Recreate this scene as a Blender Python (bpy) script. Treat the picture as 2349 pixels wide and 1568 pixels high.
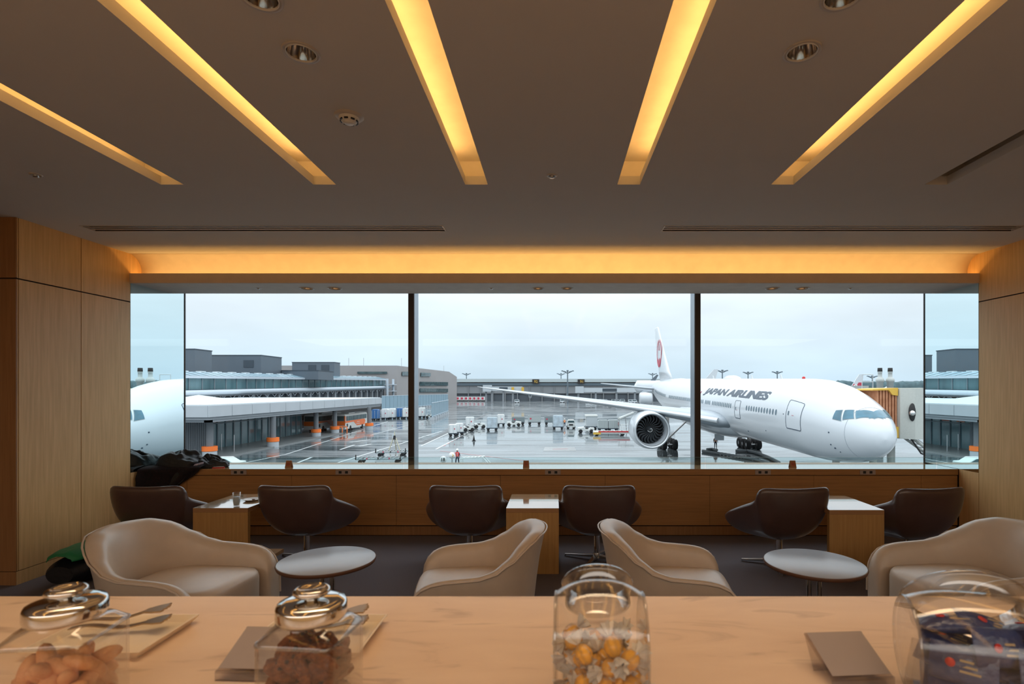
import bpy, bmesh, math, random
from math import sin, cos, pi, radians, sqrt
from mathutils import Vector, Matrix, noise
from mathutils.bvhtree import BVHTree
random.seed(7)
S = bpy.context.scene
for o in list(bpy.data.objects): bpy.data.objects.remove(o)
COL = S.collection
EYE = 1.65          # eye height above the lounge floor
FPX = 1230.0        # focal length measured in photo pixels
VX, VY = 1272.0, 894.0
GZ = EYE - 7.85     # apron level

# ---------------------------------------------------------------- camera
cd = bpy.data.cameras.new('camera'); cam = bpy.data.objects.new('camera', cd); COL.objects.link(cam)
cam.location = (0, 0, EYE); cam.rotation_euler = (pi/2, 0, 0)
cd.sensor_width = 36; cd.lens = 36*FPX/2349
cd.shift_x = -97.5/2349; cd.shift_y = 110/2349
cd.clip_start = .05; cd.clip_end = 5000
cd.dof.use_dof = True; cd.dof.focus_distance = 9.0; cd.dof.aperture_fstop = 6.0
S.camera = cam
S.view_settings.view_transform = 'Standard'; S.view_settings.look = 'None'
S.view_settings.exposure = 0.0; S.view_settings.gamma = 1.0; S.view_settings.use_curve_mapping = False
try:
    S.cycles.max_bounces = 10; S.cycles.diffuse_bounces = 6; S.cycles.glossy_bounces = 5
    S.cycles.transparent_max_bounces = 24; S.cycles.sample_clamp_indirect = 4
    S.cycles.caustics_reflective = False; S.cycles.caustics_refractive = False
except Exception: pass

# ---------------------------------------------------------------- overcast sky
W = bpy.data.worlds.new('overcast'); S.world = W; W.use_nodes = True
nt = W.node_tree; N = nt.nodes; L = nt.links
bg = N['Background']
tc = N.new('ShaderNodeTexCoord'); sep = N.new('ShaderNodeSeparateXYZ'); L.new(tc.outputs['Generated'], sep.inputs[0])
ramp = N.new('ShaderNodeValToRGB'); L.new(sep.outputs['Z'], ramp.inputs[0])
e = ramp.color_ramp.elements
e[0].position = 0.0; e[0].color = (.66, .82, .95, 1)
e[1].position = 1.0; e[1].color = (2.35, 2.5, 2.65, 1)
for p_, c_ in ((.05, (.76, .90, 1.0)), (.13, (.93, 1.01, 1.08)), (.24, (1.12, 1.18, 1.24)), (.5, (1.9, 1.97, 2.03))):
    x_ = e.new(p_); x_.color = (*c_, 1)
mp = N.new('ShaderNodeMapping'); mp.inputs['Scale'].default_value = (1.6, 1.6, 6.0); L.new(tc.outputs['Generated'], mp.inputs[0])
nz = N.new('ShaderNodeTexNoise'); nz.inputs['Scale'].default_value = 1.6; nz.inputs['Detail'].default_value = 4; L.new(mp.outputs[0], nz.inputs['Vector'])
mr = N.new('ShaderNodeMapRange'); mr.inputs[1].default_value = .3; mr.inputs[2].default_value = .7; mr.inputs[3].default_value = .90; mr.inputs[4].default_value = 1.10
L.new(nz.outputs[0], mr.inputs[0])
mx = N.new('ShaderNodeVectorMath'); mx.operation = 'SCALE'; L.new(ramp.outputs[0], mx.inputs[0]); L.new(mr.outputs[0], mx.inputs['Scale'])
L.new(mx.outputs[0], bg.inputs[0]); bg.inputs[1].default_value = 1.0

# ---------------------------------------------------------------- lamps of the room, plus added fill lights
def area(name, loc, rot, sx, sy, power, col, label=None, spread=pi):
    ld = bpy.data.lights.new(name, 'AREA'); ld.shape = 'RECTANGLE'; ld.size = sx; ld.size_y = sy
    ld.energy = power; ld.color = col; ld.spread = spread
    o = bpy.data.objects.new(name, ld); COL.objects.link(o); o.location = loc; o.rotation_euler = rot
    return o
WARM = (1.0, .51, .14)
SLOTX = [-2.718, -1.634, -.555, .527, 1.619, 2.712]
CEIL = EYE + 1.46
SLOT_Y0, SLOT_Y1 = -2.2, 3.813
for i, sx_ in enumerate(SLOTX[:5]):
    for s_ in (-1, 1):
        area('slot_lamp', (sx_+s_*.125, (SLOT_Y0+SLOT_Y1)/2, CEIL+.075), (pi, radians(-14*s_), 0), .03, SLOT_Y1-SLOT_Y0-.2, 7.0 if s_*sx_ > 0 else 3.2, WARM)
for k in range(3):
    area('cove_lamp', (-3.02+3.02*k, 5.835, EYE+1.2), (pi+radians(8), 0, 0), 3.0, .025, 5.0, WARM)
# unseen fill panel added behind the camera to brighten the whole interior
area('lounge_fill', (0, -3.1, CEIL-.02), (0, 0, 0), 15.0, 2.4, 280, (1.0, .88, .76))
area('bar_fill', (0, 1.15, CEIL-.01), (0, 0, 0), 7.0, .25, 10.5, (1.0, .72, .44), spread=1.3)  # unseen warm fill, added over the bar to lift the marble

# ---------------------------------------------------------------- materials
MATS = {}
def mat(name, col, rough=.6, metal=0., spec=.5, nscale=0, namt=.0, bump=0, bscale=60, stretch=(1, 1, 1), coat=0, emit=None, estr=0, ramp2=None, alpha=None, coords='Object', sheen=0):
    if name in MATS: return MATS[name]
    m = bpy.data.materials.new(name); m.use_nodes = True; MATS[name] = m
    t = m.node_tree; b = t.nodes['Principled BSDF']
    b.inputs['Base Color'].default_value = (*col, 1); b.inputs['Roughness'].default_value = rough
    b.inputs['Metallic'].default_value = metal; b.inputs['Specular IOR Level'].default_value = spec
    b.inputs['Coat Weight'].default_value = coat
    if sheen: b.inputs['Sheen Weight'].default_value = sheen
    if emit: b.inputs['Emission Color'].default_value = (*emit, 1); b.inputs['Emission Strength'].default_value = estr
    tcn = t.nodes.new('ShaderNodeTexCoord'); mpn = t.nodes.new('ShaderNodeMapping'); mpn.inputs['Scale'].default_value = stretch
    t.links.new(tcn.outputs[coords], mpn.inputs[0])
    n = t.nodes.new('ShaderNodeTexNoise'); n.inputs['Scale'].default_value = nscale or 8; n.inputs['Detail'].default_value = 5
    t.links.new(mpn.outputs[0], n.inputs['Vector'])
    if not namt: namt = .04
    r = t.nodes.new('ShaderNodeValToRGB'); r.color_ramp.elements[0].position = .3; r.color_ramp.elements[1].position = .7
    c2 = ramp2 or tuple(min(1, c*(1+namt)) for c in col); c1 = tuple(c*(1-namt) for c in col)
    r.color_ramp.elements[0].color = (*c1, 1); r.color_ramp.elements[1].color = (*c2, 1)
    t.links.new(n.outputs[0], r.inputs[0]); t.links.new(r.outputs[0], b.inputs['Base Color'])
    if bump:
        n2 = t.nodes.new('ShaderNodeTexNoise'); n2.inputs['Scale'].default_value = bscale; n2.inputs['Detail'].default_value = 3
        t.links.new(mpn.outputs[0], n2.inputs['Vector'])
        bp = t.nodes.new('ShaderNodeBump'); bp.inputs['Strength'].default_value = bump; bp.inputs['Distance'].default_value = .01
        t.links.new(n2.outputs[0], bp.inputs['Height']); t.links.new(bp.outputs[0], b.inputs['Normal'])
    return m
def pane_mat(name, tint, edge, ior=1.45, rough=0., gloss=(1, 1, 1)):
    if name in MATS: return MATS[name]
    m = bpy.data.materials.new(name); m.use_nodes = True; MATS[name] = m
    t = m.node_tree; t.nodes.remove(t.nodes['Principled BSDF']); out = t.nodes['Material Output']
    tr = t.nodes.new('ShaderNodeBsdfTransparent'); gl = t.nodes.new('ShaderNodeBsdfGlossy'); gl.inputs['Roughness'].default_value = rough
    gl.inputs['Color'].default_value = (*gloss, 1)
    lw = t.nodes.new('ShaderNodeLayerWeight'); lw.inputs['Blend'].default_value = .35
    rp = t.nodes.new('ShaderNodeValToRGB'); rp.color_ramp.elements[0].color = (*tint, 1); rp.color_ramp.elements[1].color = (*edge, 1)
    rp.color_ramp.elements[0].position = .35
    t.links.new(lw.outputs['Facing'], rp.inputs[0]); t.links.new(rp.outputs[0], tr.inputs[0])
    f0 = ((ior-1)/(ior+1))**2
    pw = t.nodes.new('ShaderNodeMath'); pw.operation = 'POWER'; pw.inputs[1].default_value = 3.6
    lw2 = t.nodes.new('ShaderNodeLayerWeight'); lw2.inputs['Blend'].default_value = .5; t.links.new(lw2.outputs['Facing'], pw.inputs[0])
    ma = t.nodes.new('ShaderNodeMath'); ma.operation = 'MULTIPLY_ADD'; ma.inputs[1].default_value = .8; ma.inputs[2].default_value = f0; t.links.new(pw.outputs[0], ma.inputs[0])
    mixn = t.nodes.new('ShaderNodeMixShader'); t.links.new(ma.outputs[0], mixn.inputs[0]); t.links.new(tr.outputs[0], mixn.inputs[1]); t.links.new(gl.outputs[0], mixn.inputs[2])
    t.links.new(mixn.outputs[0], out.inputs[0]); return m
def wood_mat(name, c1, c2, rough=.42, stretch=(18, 18, .9), seams=None):
    if name in MATS: return MATS[name]
    m = mat(name, c1, rough, ramp2=c2, nscale=3.0, stretch=stretch, bump=.05, bscale=30, spec=.4); return m

M = {}
M['ceiling'] = mat('ceiling_paint', (.66, .66, .66), .95, nscale=3, namt=.01, spec=.1)
M['cove'] = mat('cove_paint', (.80, .76, .70), .9, spec=.1)
M['wood'] = wood_mat('oak_veneer', (.66, .42, .185), (.76, .50, .235))
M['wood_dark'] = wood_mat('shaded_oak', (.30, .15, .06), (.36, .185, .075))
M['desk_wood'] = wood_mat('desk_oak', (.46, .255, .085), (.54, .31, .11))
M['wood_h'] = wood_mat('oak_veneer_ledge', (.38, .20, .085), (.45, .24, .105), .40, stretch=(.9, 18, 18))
M['ledge_top'] = mat('lacquered_ledge_top', (.52, .33, .17), .06, coat=1.0, spec=1.0, nscale=3, stretch=(1, 14, 14), namt=.1)
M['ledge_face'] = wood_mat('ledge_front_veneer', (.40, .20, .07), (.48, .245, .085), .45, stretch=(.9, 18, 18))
M['seam'] = mat('dark_seam', (.03, .015, .008), .9)
M['leather'] = mat('cream_leather', (.68, .57, .45), .36, spec=.5, nscale=12, namt=.03, bump=.04, bscale=180)
M['leather_edge'] = mat('cream_piping', (.70, .58, .46), .35)
M['brown'] = mat('brown_leather', (.085, .045, .036), .32, spec=.7, coat=.25, nscale=10, namt=.08, bump=.05, bscale=160)
M['brown_in'] = mat('brown_leather_light', (.13, .075, .055), .4, spec=.5)
M['chrome'] = mat('polished_chrome', (.75, .74, .72), .08, 1)
M['steel'] = mat('brushed_steel', (.5, .5, .5), .3, 1)
M['black'] = mat('black_plastic', (.012, .012, .013), .5)
M['darkmetal'] = mat('dark_bronze_metal', (.035, .025, .022), .35, .3)
M['alu'] = mat('blue_grey_aluminium', (.42, .50, .58), .35, .4)
M['laminate'] = mat('grey_table_laminate', (.50, .56, .64), .28, spec=.5)
M['walnut'] = mat('brown_table_edge', (.16, .07, .035), .5)
M['white'] = mat('white_plastic', (.78, .78, .76), .4)
M['offwhite'] = mat('off_white_metal', (.55, .52, .49), .4)
M['reflector'] = mat('lamp_reflector', (.78, .72, .64), .12, 1)
M['plate_grey'] = mat('socket_plate', (.42, .34, .30), .5)
M['mirror'] = mat('tinted_mirror', (.80, .93, .95), .0, 1, namt=.001)
M['winglass'] = pane_mat('window_glass', (.962, .990, .999), (.9, .95, .97), 1.2)
M['lowglass'] = pane_mat('screen_glass', (.88, .95, .955), (.75, .88, .88), 1.3)
M['glassedge'] = mat('glass_edge', (.30, .45, .44), .2)
M['jarglass'] = pane_mat('jar_glass', (.985, .985, .98), (.76, .75, .74), 1.5)
M['rimglass'] = pane_mat('jar_rim_glass', (.90, .90, .90), (.3, .3, .3), 1.9)
M['acrylic'] = pane_mat('acrylic', (.86, .84, .84), (.6, .6, .6), 1.45)
M['red'] = mat('red_paint', (.55, .03, .03), .5)
M['orange'] = mat('orange_paint', (.95, .20, .03), .5)
M['tyre'] = mat('rubber', (.02, .02, .022), .8)
M['navy'] = mat('uniform_navy', (.02, .025, .05), .9)
M['skin'] = mat('skin', (.5, .3, .2), .6)

def carpet():
    m = mat('carpet', (.14, .125, .135), .97, ramp2=(.205, .185, .198), nscale=220, bump=.5, bscale=500, spec=.1); return m
M['carpet'] = carpet()
def marble():
    m = bpy.data.materials.new('warm_marble'); m.use_nodes = True; t = m.node_tree; b = t.nodes['Principled BSDF']
    tcn = t.nodes.new('ShaderNodeTexCoord')
    n = t.nodes.new('ShaderNodeTexNoise'); n.inputs['Scale'].default_value = 2.2; n.inputs['Detail'].default_value = 6; n.inputs['Distortion'].default_value = 1.2
    mpn = t.nodes.new('ShaderNodeMapping'); mpn.inputs['Rotation'].default_value = (0, 0, .5); mpn.inputs['Scale'].default_value = (1.2, 4.5, 1)
    t.links.new(tcn.outputs['Object'], mpn.inputs[0]); t.links.new(mpn.outputs[0], n.inputs['Vector'])
    r = t.nodes.new('ShaderNodeValToRGB'); es = r.color_ramp.elements
    es[0].position = .30; es[0].color = (.50, .37, .27, 1); es[1].position = .42; es[1].color = (.74, .56, .41, 1)
    x_ = es.new(.62); x_.color = (.78, .60, .44, 1); x_ = es.new(.68); x_.color = (.60, .45, .34, 1); x_ = es.new(.74); x_.color = (.76, .58, .43, 1)
    t.links.new(n.outputs[0], r.inputs[0]); t.links.new(r.outputs[0], b.inputs['Base Color'])
    b.inputs['Roughness'].default_value = .27; return m
M['marble'] = marble()

# ---------------------------------------------------------------- mesh helpers
class MB:
    def __init__(s): s.v = []; s.f = []; s.mi = []; s.sm = []
    def add(s, vs, fs, mi=0, sm=False):
        k = len(s.v); s.v += [tuple(v) for v in vs]
        for f in fs: s.f.append([i+k for i in f]); s.mi.append(mi); s.sm.append(sm)
        return s
    def box(s, x0, x1, y0, y1, z0, z1, mi=0):
        vs = [(x, y, z) for x in (x0, x1) for y in (y0, y1) for z in (z0, z1)]
        return s.add(vs, [(0, 1, 3, 2), (4, 6, 7, 5), (0, 4, 5, 1), (2, 3, 7, 6), (0, 2, 6, 4), (1, 5, 7, 3)], mi)
    def cbox(s, c, d, mi=0, rz=0, M4=None):
        m = M4 or Matrix.Translation(Vector(c)) @ Matrix.Rotation(rz, 4, 'Z')
        x, y, z = d[0]/2, d[1]/2, d[2]/2
        vs = [m @ Vector((a, b_, c_)) for a in (-x, x) for b_ in (-y, y) for c_ in (-z, z)]
        return s.add(vs, [(0, 1, 3, 2), (4, 6, 7, 5), (0, 4, 5, 1), (2, 3, 7, 6), (0, 2, 6, 4), (1, 5, 7, 3)], mi)
    def cyl(s, a, b, r0, r1=None, n=16, mi=0, caps=True, sm=True):
        a = Vector(a); b = Vector(b); r1 = r0 if r1 is None else r1
        d = (b-a).normalized(); u = d.orthogonal().normalized(); w = d.cross(u)
        vs = []
        for p, r in ((a, r0), (b, r1)):
            for i in range(n):
                t = 2*pi*i/n; vs.append(p+(u*cos(t)+w*sin(t))*r)
        s.add(vs, [(i, (i+1) % n, n+(i+1) % n, n+i) for i in range(n)], mi, sm)
        if caps: s.add(vs, [tuple(range(n-1, -1, -1)), tuple(range(n, 2*n))], mi, False)
        return s
    def lathe(s, prof, n=32, M4=None, mi=0, sm=True, sx=1, sy=1):
        m = M4 or Matrix.Identity(4); vs = []
        for r, z in prof:
            for i in range(n):
                t = 2*pi*i/n; vs.append(m @ Vector((r*cos(t)*sx, r*sin(t)*sy, z)))
        fs = [(k*n+i, k*n+(i+1) % n, (k+1)*n+(i+1) % n, (k+1)*n+i) for k in range(len(prof)-1) for i in range(n)]
        return s.add(vs, fs, mi, sm)
    def rings(s, rings, mi=0, closed=True, caps=True, sm=True):
        n = len(rings[0]); vs = [p for r in rings for p in r]
        rg = range(n) if closed else range(n-1)
        fs = [(k*n+i, k*n+(i+1) % n, (k+1)*n+(i+1) % n, (k+1)*n+i) for k in range(len(rings)-1) for i in rg]
        s.add(vs, fs, mi, sm)
        if caps and closed:
            s.add(rings[0], [tuple(range(n-1, -1, -1))], mi); s.add(rings[-1], [tuple(range(n))], mi)
        return s
    def tube(s, pts, r, n=8, mi=0, sm=True):
        pts = [Vector(p) for p in pts]; rg = []; up = None
        for i, p in enumerate(pts):
            d = (pts[min(i+1, len(pts)-1)]-pts[max(i-1, 0)]).normalized()
            if up is None: up = d.orthogonal().normalized()
            u = (up-d*up.dot(d)).normalized(); up = u; w = d.cross(u)
            rr = r[i] if isinstance(r, (list, tuple)) else r
            rg.append([p+(u*cos(2*pi*k/n)+w*sin(2*pi*k/n))*rr for k in range(n)])
        return s.rings(rg, mi, sm=sm)
    def prism(s, poly, vec, mi=0):
        poly = [Vector(p) for p in poly]; vec = Vector(vec); n = len(poly)
        vs = poly+[p+vec for p in poly]
        return s.add(vs, [tuple(range(n-1, -1, -1)), tuple(range(n, 2*n))]+[(i, (i+1) % n, n+(i+1) % n, n+i) for i in range(n)], mi)
    def ball(s, c, r, n=12, mi=0, M4=None):
        rx, ry, rz = (r, r, r) if not isinstance(r, tuple) else r
        m = M4 or Matrix.Translation(Vector(c)); rg = []
        for k in range(1, n//2+1):
            a = -pi/2+pi*k/(n//2+1)
            rg.append([m @ Vector((rx*cos(a)*cos(2*pi*i/n), ry*cos(a)*sin(2*pi*i/n), rz*sin(a))) for i in range(n)])
        s.rings(rg, mi, caps=False)
        b_ = m @ Vector((0, 0, -rz)); t_ = m @ Vector((0, 0, rz))
        s.add([b_]+rg[0], [(0, 1+(i+1) % n, 1+i) for i in range(n)], mi, True)
        s.add([t_]+rg[-1], [(0, 1+i, 1+(i+1) % n) for i in range(n)], mi, True)
        return s
    def build(s, name, mats, parent=None, bevel=0, subsurf=0, solid=0, label=None, seg=2, offset=-1, weld=False):
        me = bpy.data.meshes.new(name); me.from_pydata(s.v, [], s.f)
        if not isinstance(mats, (list, tuple)): mats = [mats]
        for m_ in mats: me.materials.append(m_)
        for p, i, f in zip(me.polygons, s.mi, s.sm): p.material_index = i; p.use_smooth = f
        if weld:
            b_ = bmesh.new(); b_.from_mesh(me); bmesh.ops.remove_doubles(b_, verts=b_.verts, dist=1e-5); bmesh.ops.recalc_face_normals(b_, faces=b_.faces); b_.to_mesh(me); b_.free()
        me.update()
        o = bpy.data.objects.new(name, me); COL.objects.link(o)
        if parent is not None: o.parent = parent
        if solid: md = o.modifiers.new('solid', 'SOLIDIFY'); md.thickness = solid; md.offset = offset
        if bevel: md = o.modifiers.new('bevel', 'BEVEL'); md.width = bevel; md.segments = seg; md.limit_method = 'ANGLE'
        if subsurf: md = o.modifiers.new('sub', 'SUBSURF'); md.levels = subsurf; md.render_levels = subsurf
        if label: o['label'] = label
        return o
def tag(o, label=None, cat=None, group=None, kind=None):
    if label: o['label'] = label
    if cat: o['category'] = cat
    if group: o['group'] = group
    if kind: o['kind'] = kind
    return o
def empty(name, loc=(0, 0, 0), rz=0, label=None, cat=None, group=None, kind=None):
    o = bpy.data.objects.new(name, None); COL.objects.link(o); o.location = loc; o.rotation_euler = (0, 0, rz); o.empty_display_size = .1
    return tag(o, label, cat, group, kind)
def struct(o): o['kind'] = 'structure'; return o
def copy_tree(o, parent=None):
    c = o.copy(); COL.objects.link(c)
    if parent is not None: c.parent = parent
    for ch in list(o.children): copy_tree(ch, c)
    return c
def P(px, py, d):   # point seen at a photo pixel at depth d
    return Vector(((px-VX)/FPX*d, d, EYE-(py-VY)/FPX*d))
def G(px, py):      # apron point seen at a photo pixel
    d = (EYE-GZ)*FPX/(py-VY); return Vector(((px-VX)/FPX*d, d, GZ))
def cut(o, cutters):
    for c in cutters:
        md = o.modifiers.new('cut', 'BOOLEAN'); md.operation = 'DIFFERENCE'; md.solver = 'EXACT'; md.object = c
    bpy.context.view_layer.update()
    me = bpy.data.meshes.new_from_object(o.evaluated_get(bpy.context.evaluated_depsgraph_get()))
    o.modifiers.clear(); old = o.data; o.data = me
    for c in cutters: bpy.data.objects.remove(c)
def text_mesh(txt, size, shear=0, bold=0, spacing=1, slices=0):
    cu = bpy.data.curves.new('t', 'FONT'); cu.body = txt; cu.size = size; cu.shear = shear; cu.offset = bold; cu.space_character = spacing
    cu.resolution_u = 3
    o = bpy.data.objects.new('t', cu); COL.objects.link(o); bpy.context.view_layer.update()
    me = bpy.data.meshes.new_from_object(o.evaluated_get(bpy.context.evaluated_depsgraph_get()))
    bpy.data.objects.remove(o)
    b_ = bmesh.new(); b_.from_mesh(me)
    if slices:
        ys = [v.co.y for v in b_.verts]; y0, y1 = min(ys), max(ys)
        for k in range(1, slices):
            bmesh.ops.bisect_plane(b_, geom=b_.verts[:]+b_.edges[:]+b_.faces[:], plane_co=(0, y0+(y1-y0)*k/slices, 0), plane_no=(0, 1, 0))
        bmesh.ops.triangulate(b_, faces=b_.faces)
    vs = [v.co.copy() for v in b_.verts]; b_.verts.index_update(); fs = [[v.index for v in f.verts] for f in b_.faces]
    b_.free(); return vs, fs

# ================================================================ THE ROOM
XW, Y1, YG = 4.55, 5.75, 6.617
SOF = EYE+1.145; FAS = EYE+1.248; LZ = .761
struct(MB().box(-9, 9, -4.5, 6.7, -.2, 0).build('floor', M['carpet']))
# ceiling slab with the light slots and the lamp holes cut out of it
ceil = MB().box(-9, 9, -4.5, 5.74, CEIL, CEIL+.06).build('ceiling', M['ceiling'])
DL = [(-1.096, 2.32), (-1.094, 1.995), (1.069, 2.314), (1.069, 1.99)]
cs = [MB().box(x-.0805, x+.0805, SLOT_Y0, SLOT_Y1, CEIL-.05, CEIL+.2).build('c', M['ceiling']) for x in SLOTX]
cs += [MB().cyl((x, y, CEIL-.1), (x, y, CEIL+.2), .064, n=40).build('c', M['ceiling']) for x, y in DL]
cs += [MB().box(-4.215, -1.0, 4.775, 4.925, CEIL-.05, CEIL+.2).build('c', M['ceiling']), MB().box(.985, 4.19, 4.775, 4.925, CEIL-.05, CEIL+.2).build('c', M['ceiling'])]
cut(ceil, cs); struct(ceil)
for i, x in enumerate(SLOTX):
    b = MB(); w = .24; z1 = CEIL+.19; z0 = CEIL+.0602
    y0, y1 = SLOT_Y0-.05, SLOT_Y1+.06
    b.box(x-w, x+w, y0, y1, z1, z1+.02); b.box(x-w-.02, x-w, y0, y1, z0, z1); b.box(x+w, x+w+.02, y0, y1, z0, z1)
    b.box(x-w, x+w, y0-.02, y0, z0, z1); b.box(x-w, x+w, y1, y1+.02, z0, z1)
    o = b.build('light_slot', M['cove'])
    pos = ['leftmost glowing slot, cut short by the left picture edge', 'second glowing slot from the left', 'glowing slot just left of the middle', 'glowing slot just right of the middle', 'rightmost glowing slot', 'unlit dark slot at the right picture edge'][i]
    tag(o, 'recessed ceiling light slot, '+pos, 'ceiling light', 'light slots in the lounge ceiling')
# plenum lid over everything, so no daylight leaks in
b = MB(); b.box(-9.1, 9.1, -4.6, 6.75, CEIL+.30, CEIL+.35); struct(b.build('ceiling_slab', M['ceiling']))
# cove profile
prof = [(5.74, CEIL)]+[(5.74+.17*sin(a), CEIL-.17+.17*cos(a)) for a in [pi/2*k/14 for k in range(15)]]+[(5.91, SOF+.03)]
vs = []; X0, X1 = -XW, XW
for y, z in prof: vs += [(X0-.3, y, z), (X1+.3, y, z)]
struct(MB().add(vs, [(2*i, 2*i+1, 2*i+3, 2*i+2) for i in range(len(prof)-1)], 0, True).build('ceiling_cove', M['cove'], solid=.02, offset=1))
# soffit with its fascia lip
b = MB(); b.box(-XW, XW, Y1, 6.372, SOF, SOF+.03)
sof = b.build('window_soffit', mat('soffit_paint', (.84, .84, .82), .9, spec=.1)); struct(sof)
SL = [(-2.79, .08), (-2.475, .08), (-.187, .07), (.142, .07), (2.455, .08), (2.79, .08)]
cut(sof, [MB().cyl((x, 6.04, SOF-.1), (x, 6.04, SOF+.2), r*.8, n=32).build('c', M['ceiling']) for x, r in SL]); struct(sof)
struct(MB().box(-XW, XW, Y1-.012, Y1+.012, SOF-.001, FAS).build('trim_1', mat('fascia_paint', (.66, .56, .47), .7)))
struct(MB().box(-XW-.3, XW+.3, 6.352, 6.372, SOF+.03, CEIL+.30).build('wall_head', M['ceiling']))
struct(MB().box(-9, 9, 6.64, 6.72, EYE+1.50, CEIL+.4).build('wall_lintel', M['darkmetal']))
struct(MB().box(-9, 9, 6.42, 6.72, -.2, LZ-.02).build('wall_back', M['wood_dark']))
# side walls: dark backing and veneer panels with open joints
def side_wall(s, name, ya):
    root = empty(name, (0, 0, 0)); root['kind'] = 'structure'
    b = MB(); xi, xo = s*(XW+.012), s*8.9
    b.box(min(xi, xo), max(xi, xo), ya+.012, 6.62, 0, CEIL-.0005)
    b.build('wall_core', M['seam'], root)
    b2 = MB(); b2.box(min(xi, s*8.9), max(xi, s*8.9), 5.9, 6.64, CEIL, CEIL+.3); b2.build('wall_core', M['seam'], root)
    g = .006; ZS = EYE+.9435
    def panel(y0, y1, z0, z1, cap=False):
        q = MB(); xa, xb = s*XW, s*(XW+.014)
        if cap:
            pts = [(y0, z0), (Y1, z0), (Y1, SOF), (5.91, SOF)]+[(5.74+.17*sin(a), CEIL-.17+.17*cos(a)) for a in [pi/2*(1-k/10) for k in range(11)]]+[(y0, CEIL-.0005)]
            q.prism([(xa, y, z) for y, z in pts], (xb-xa, 0, 0)); q.build('wall_panel', M['wood'], root, weld=True)
        else:
            q.box(min(xa, xb), max(xa, xb), y0, y1, z0, z1); q.build('wall_panel', M['wood'], root)
    for y0, y1 in ((ya, 4.549), (4.549, 5.152), (5.152, Y1)):
        if y1-y0 < .02: y0 = ya
        panel(y0+g, y1-g*.3, .118, ZS-g)
        if y1 < Y1: panel(y0+g, y1-g*.3, ZS+g, CEIL-.0005)
    panel(5.152+g, 5.91, ZS+g, CEIL, True)
    q = MB(); q.box(min(s*XW, s*(XW+.014)), max(s*XW, s*(XW+.014)), ya, 6.03, .0, .112); q.build('baseboard', M['wood'], root)
    q = MB(); q.box(min(s*XW, s*(XW+.014)), max(s*XW, s*(XW+.014)), Y1+.004, 6.03, .118, LZ-.0); q.build('wall_panel', M['wood'], root)
    for z0, z1 in ((0, .112), (.118, ZS-g), (ZS+g, CEIL-.0005)):
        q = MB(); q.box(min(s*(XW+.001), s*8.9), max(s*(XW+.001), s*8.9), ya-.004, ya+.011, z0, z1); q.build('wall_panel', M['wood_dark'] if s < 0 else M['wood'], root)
    # mirror lining the window reveal
    q = MB(); q.box(min(s*XW, s*(XW+.011)), max(s*XW, s*(XW+.011)), Y1+.004, 6.60, LZ+.002, SOF); q.box(min(s*XW, s*(XW+.011)), max(s*XW, s*(XW+.011)), 6.374, 6.60, SOF, CEIL+.2); mo = q.build('mirror_panel', M['mirror'], root, label='tinted mirror lining the window reveal')
    return root
side_wall(-1, 'wall_left', 4.535)
side_wall(1, 'wall_right', 4.2)
# walls closing the unseen part of the room
struct(MB().box(-9.1, -8.9, -4.5, 6.6, 0, CEIL+.3).build('wall_far_left', M['wood']))
struct(MB().box(8.9, 9.1, -4.5, 6.6, 0, CEIL+.3).build('wall_far_right', M['wood']))
struct(MB().box(-9.1, 9.1, -4.6, -4.5, 0, CEIL+.3).build('wall_rear', M['wood']))

# windows: three panes with frames
MULX = [(-1.747, -1.680), (1.678, 1.745)]   # mullion front faces
b = [(-XW, -1.72), (-1.72, 1.72), (1.72, XW)]
for i, (x0, x1) in enumerate(b):
    r = empty('window_%d' % (i+1), (0, YG, LZ)); r['kind'] = 'structure'
    q = MB(); q.box(x0, x1, YG-.008-YG, YG+.008-YG, -.15, 2.5); q.build('pane', M['winglass'], r)
for i, (x0, x1) in enumerate(MULX):
    s = -1 if x0 < 0 else 1
    q = MB(); q.box(x0, x1, 6.40, 6.60, LZ-.1, 3.3, 0)
    xi = x1 if s < 0 else x0
    q.box(min(xi, xi-s*.004), max(xi, xi-s*.004), 6.415, 6.605, LZ-.1, 3.3, 1)
    struct(q.build('trim_%d' % (i+2), [M['darkmetal'], M['alu']], bevel=.003))
for i, s in enumerate((-1, 1)):
    q = MB(); xa = s*(XW-.001); xb = s*(XW-.006); q.box(min(xa, xb), max(xa, xb), 6.59, 6.606, LZ-.1, 3.3)
    struct(q.build('trim_%d' % (i+4), M['darkmetal']))
q = MB(); q.box(-XW, XW, 6.43, 6.615, LZ-.10, LZ-.045); struct(q.build('window_sill', mat('sill_metal', (.33, .36, .38), .4, .3)))
# ledge and cabinets below the window
r = empty('window_counter', (0, 6.04, 0), 0, 'long oak counter running under the whole window, glossy top', 'counter')
def put(mb, name, m, parent, **k):
    o = mb.build(name, m, parent, **k); o.location = -parent.location; return o
put(MB().box(-XW+.002, XW-.002, 6.038, 6.41, LZ-.006, LZ), 'counter_top', M['ledge_top'], r)
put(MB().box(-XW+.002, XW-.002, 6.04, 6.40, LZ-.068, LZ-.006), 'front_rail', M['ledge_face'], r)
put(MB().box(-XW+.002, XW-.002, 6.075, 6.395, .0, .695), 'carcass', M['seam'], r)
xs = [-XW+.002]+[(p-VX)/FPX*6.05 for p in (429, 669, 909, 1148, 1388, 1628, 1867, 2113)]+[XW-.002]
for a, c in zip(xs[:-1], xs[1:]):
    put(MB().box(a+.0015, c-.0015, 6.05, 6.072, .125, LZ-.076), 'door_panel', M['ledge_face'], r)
put(MB().box(-XW+.002, XW-.002, 6.066, 6.074, .01, .11), 'toe_kick', M['wood_dark'], r)
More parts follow.
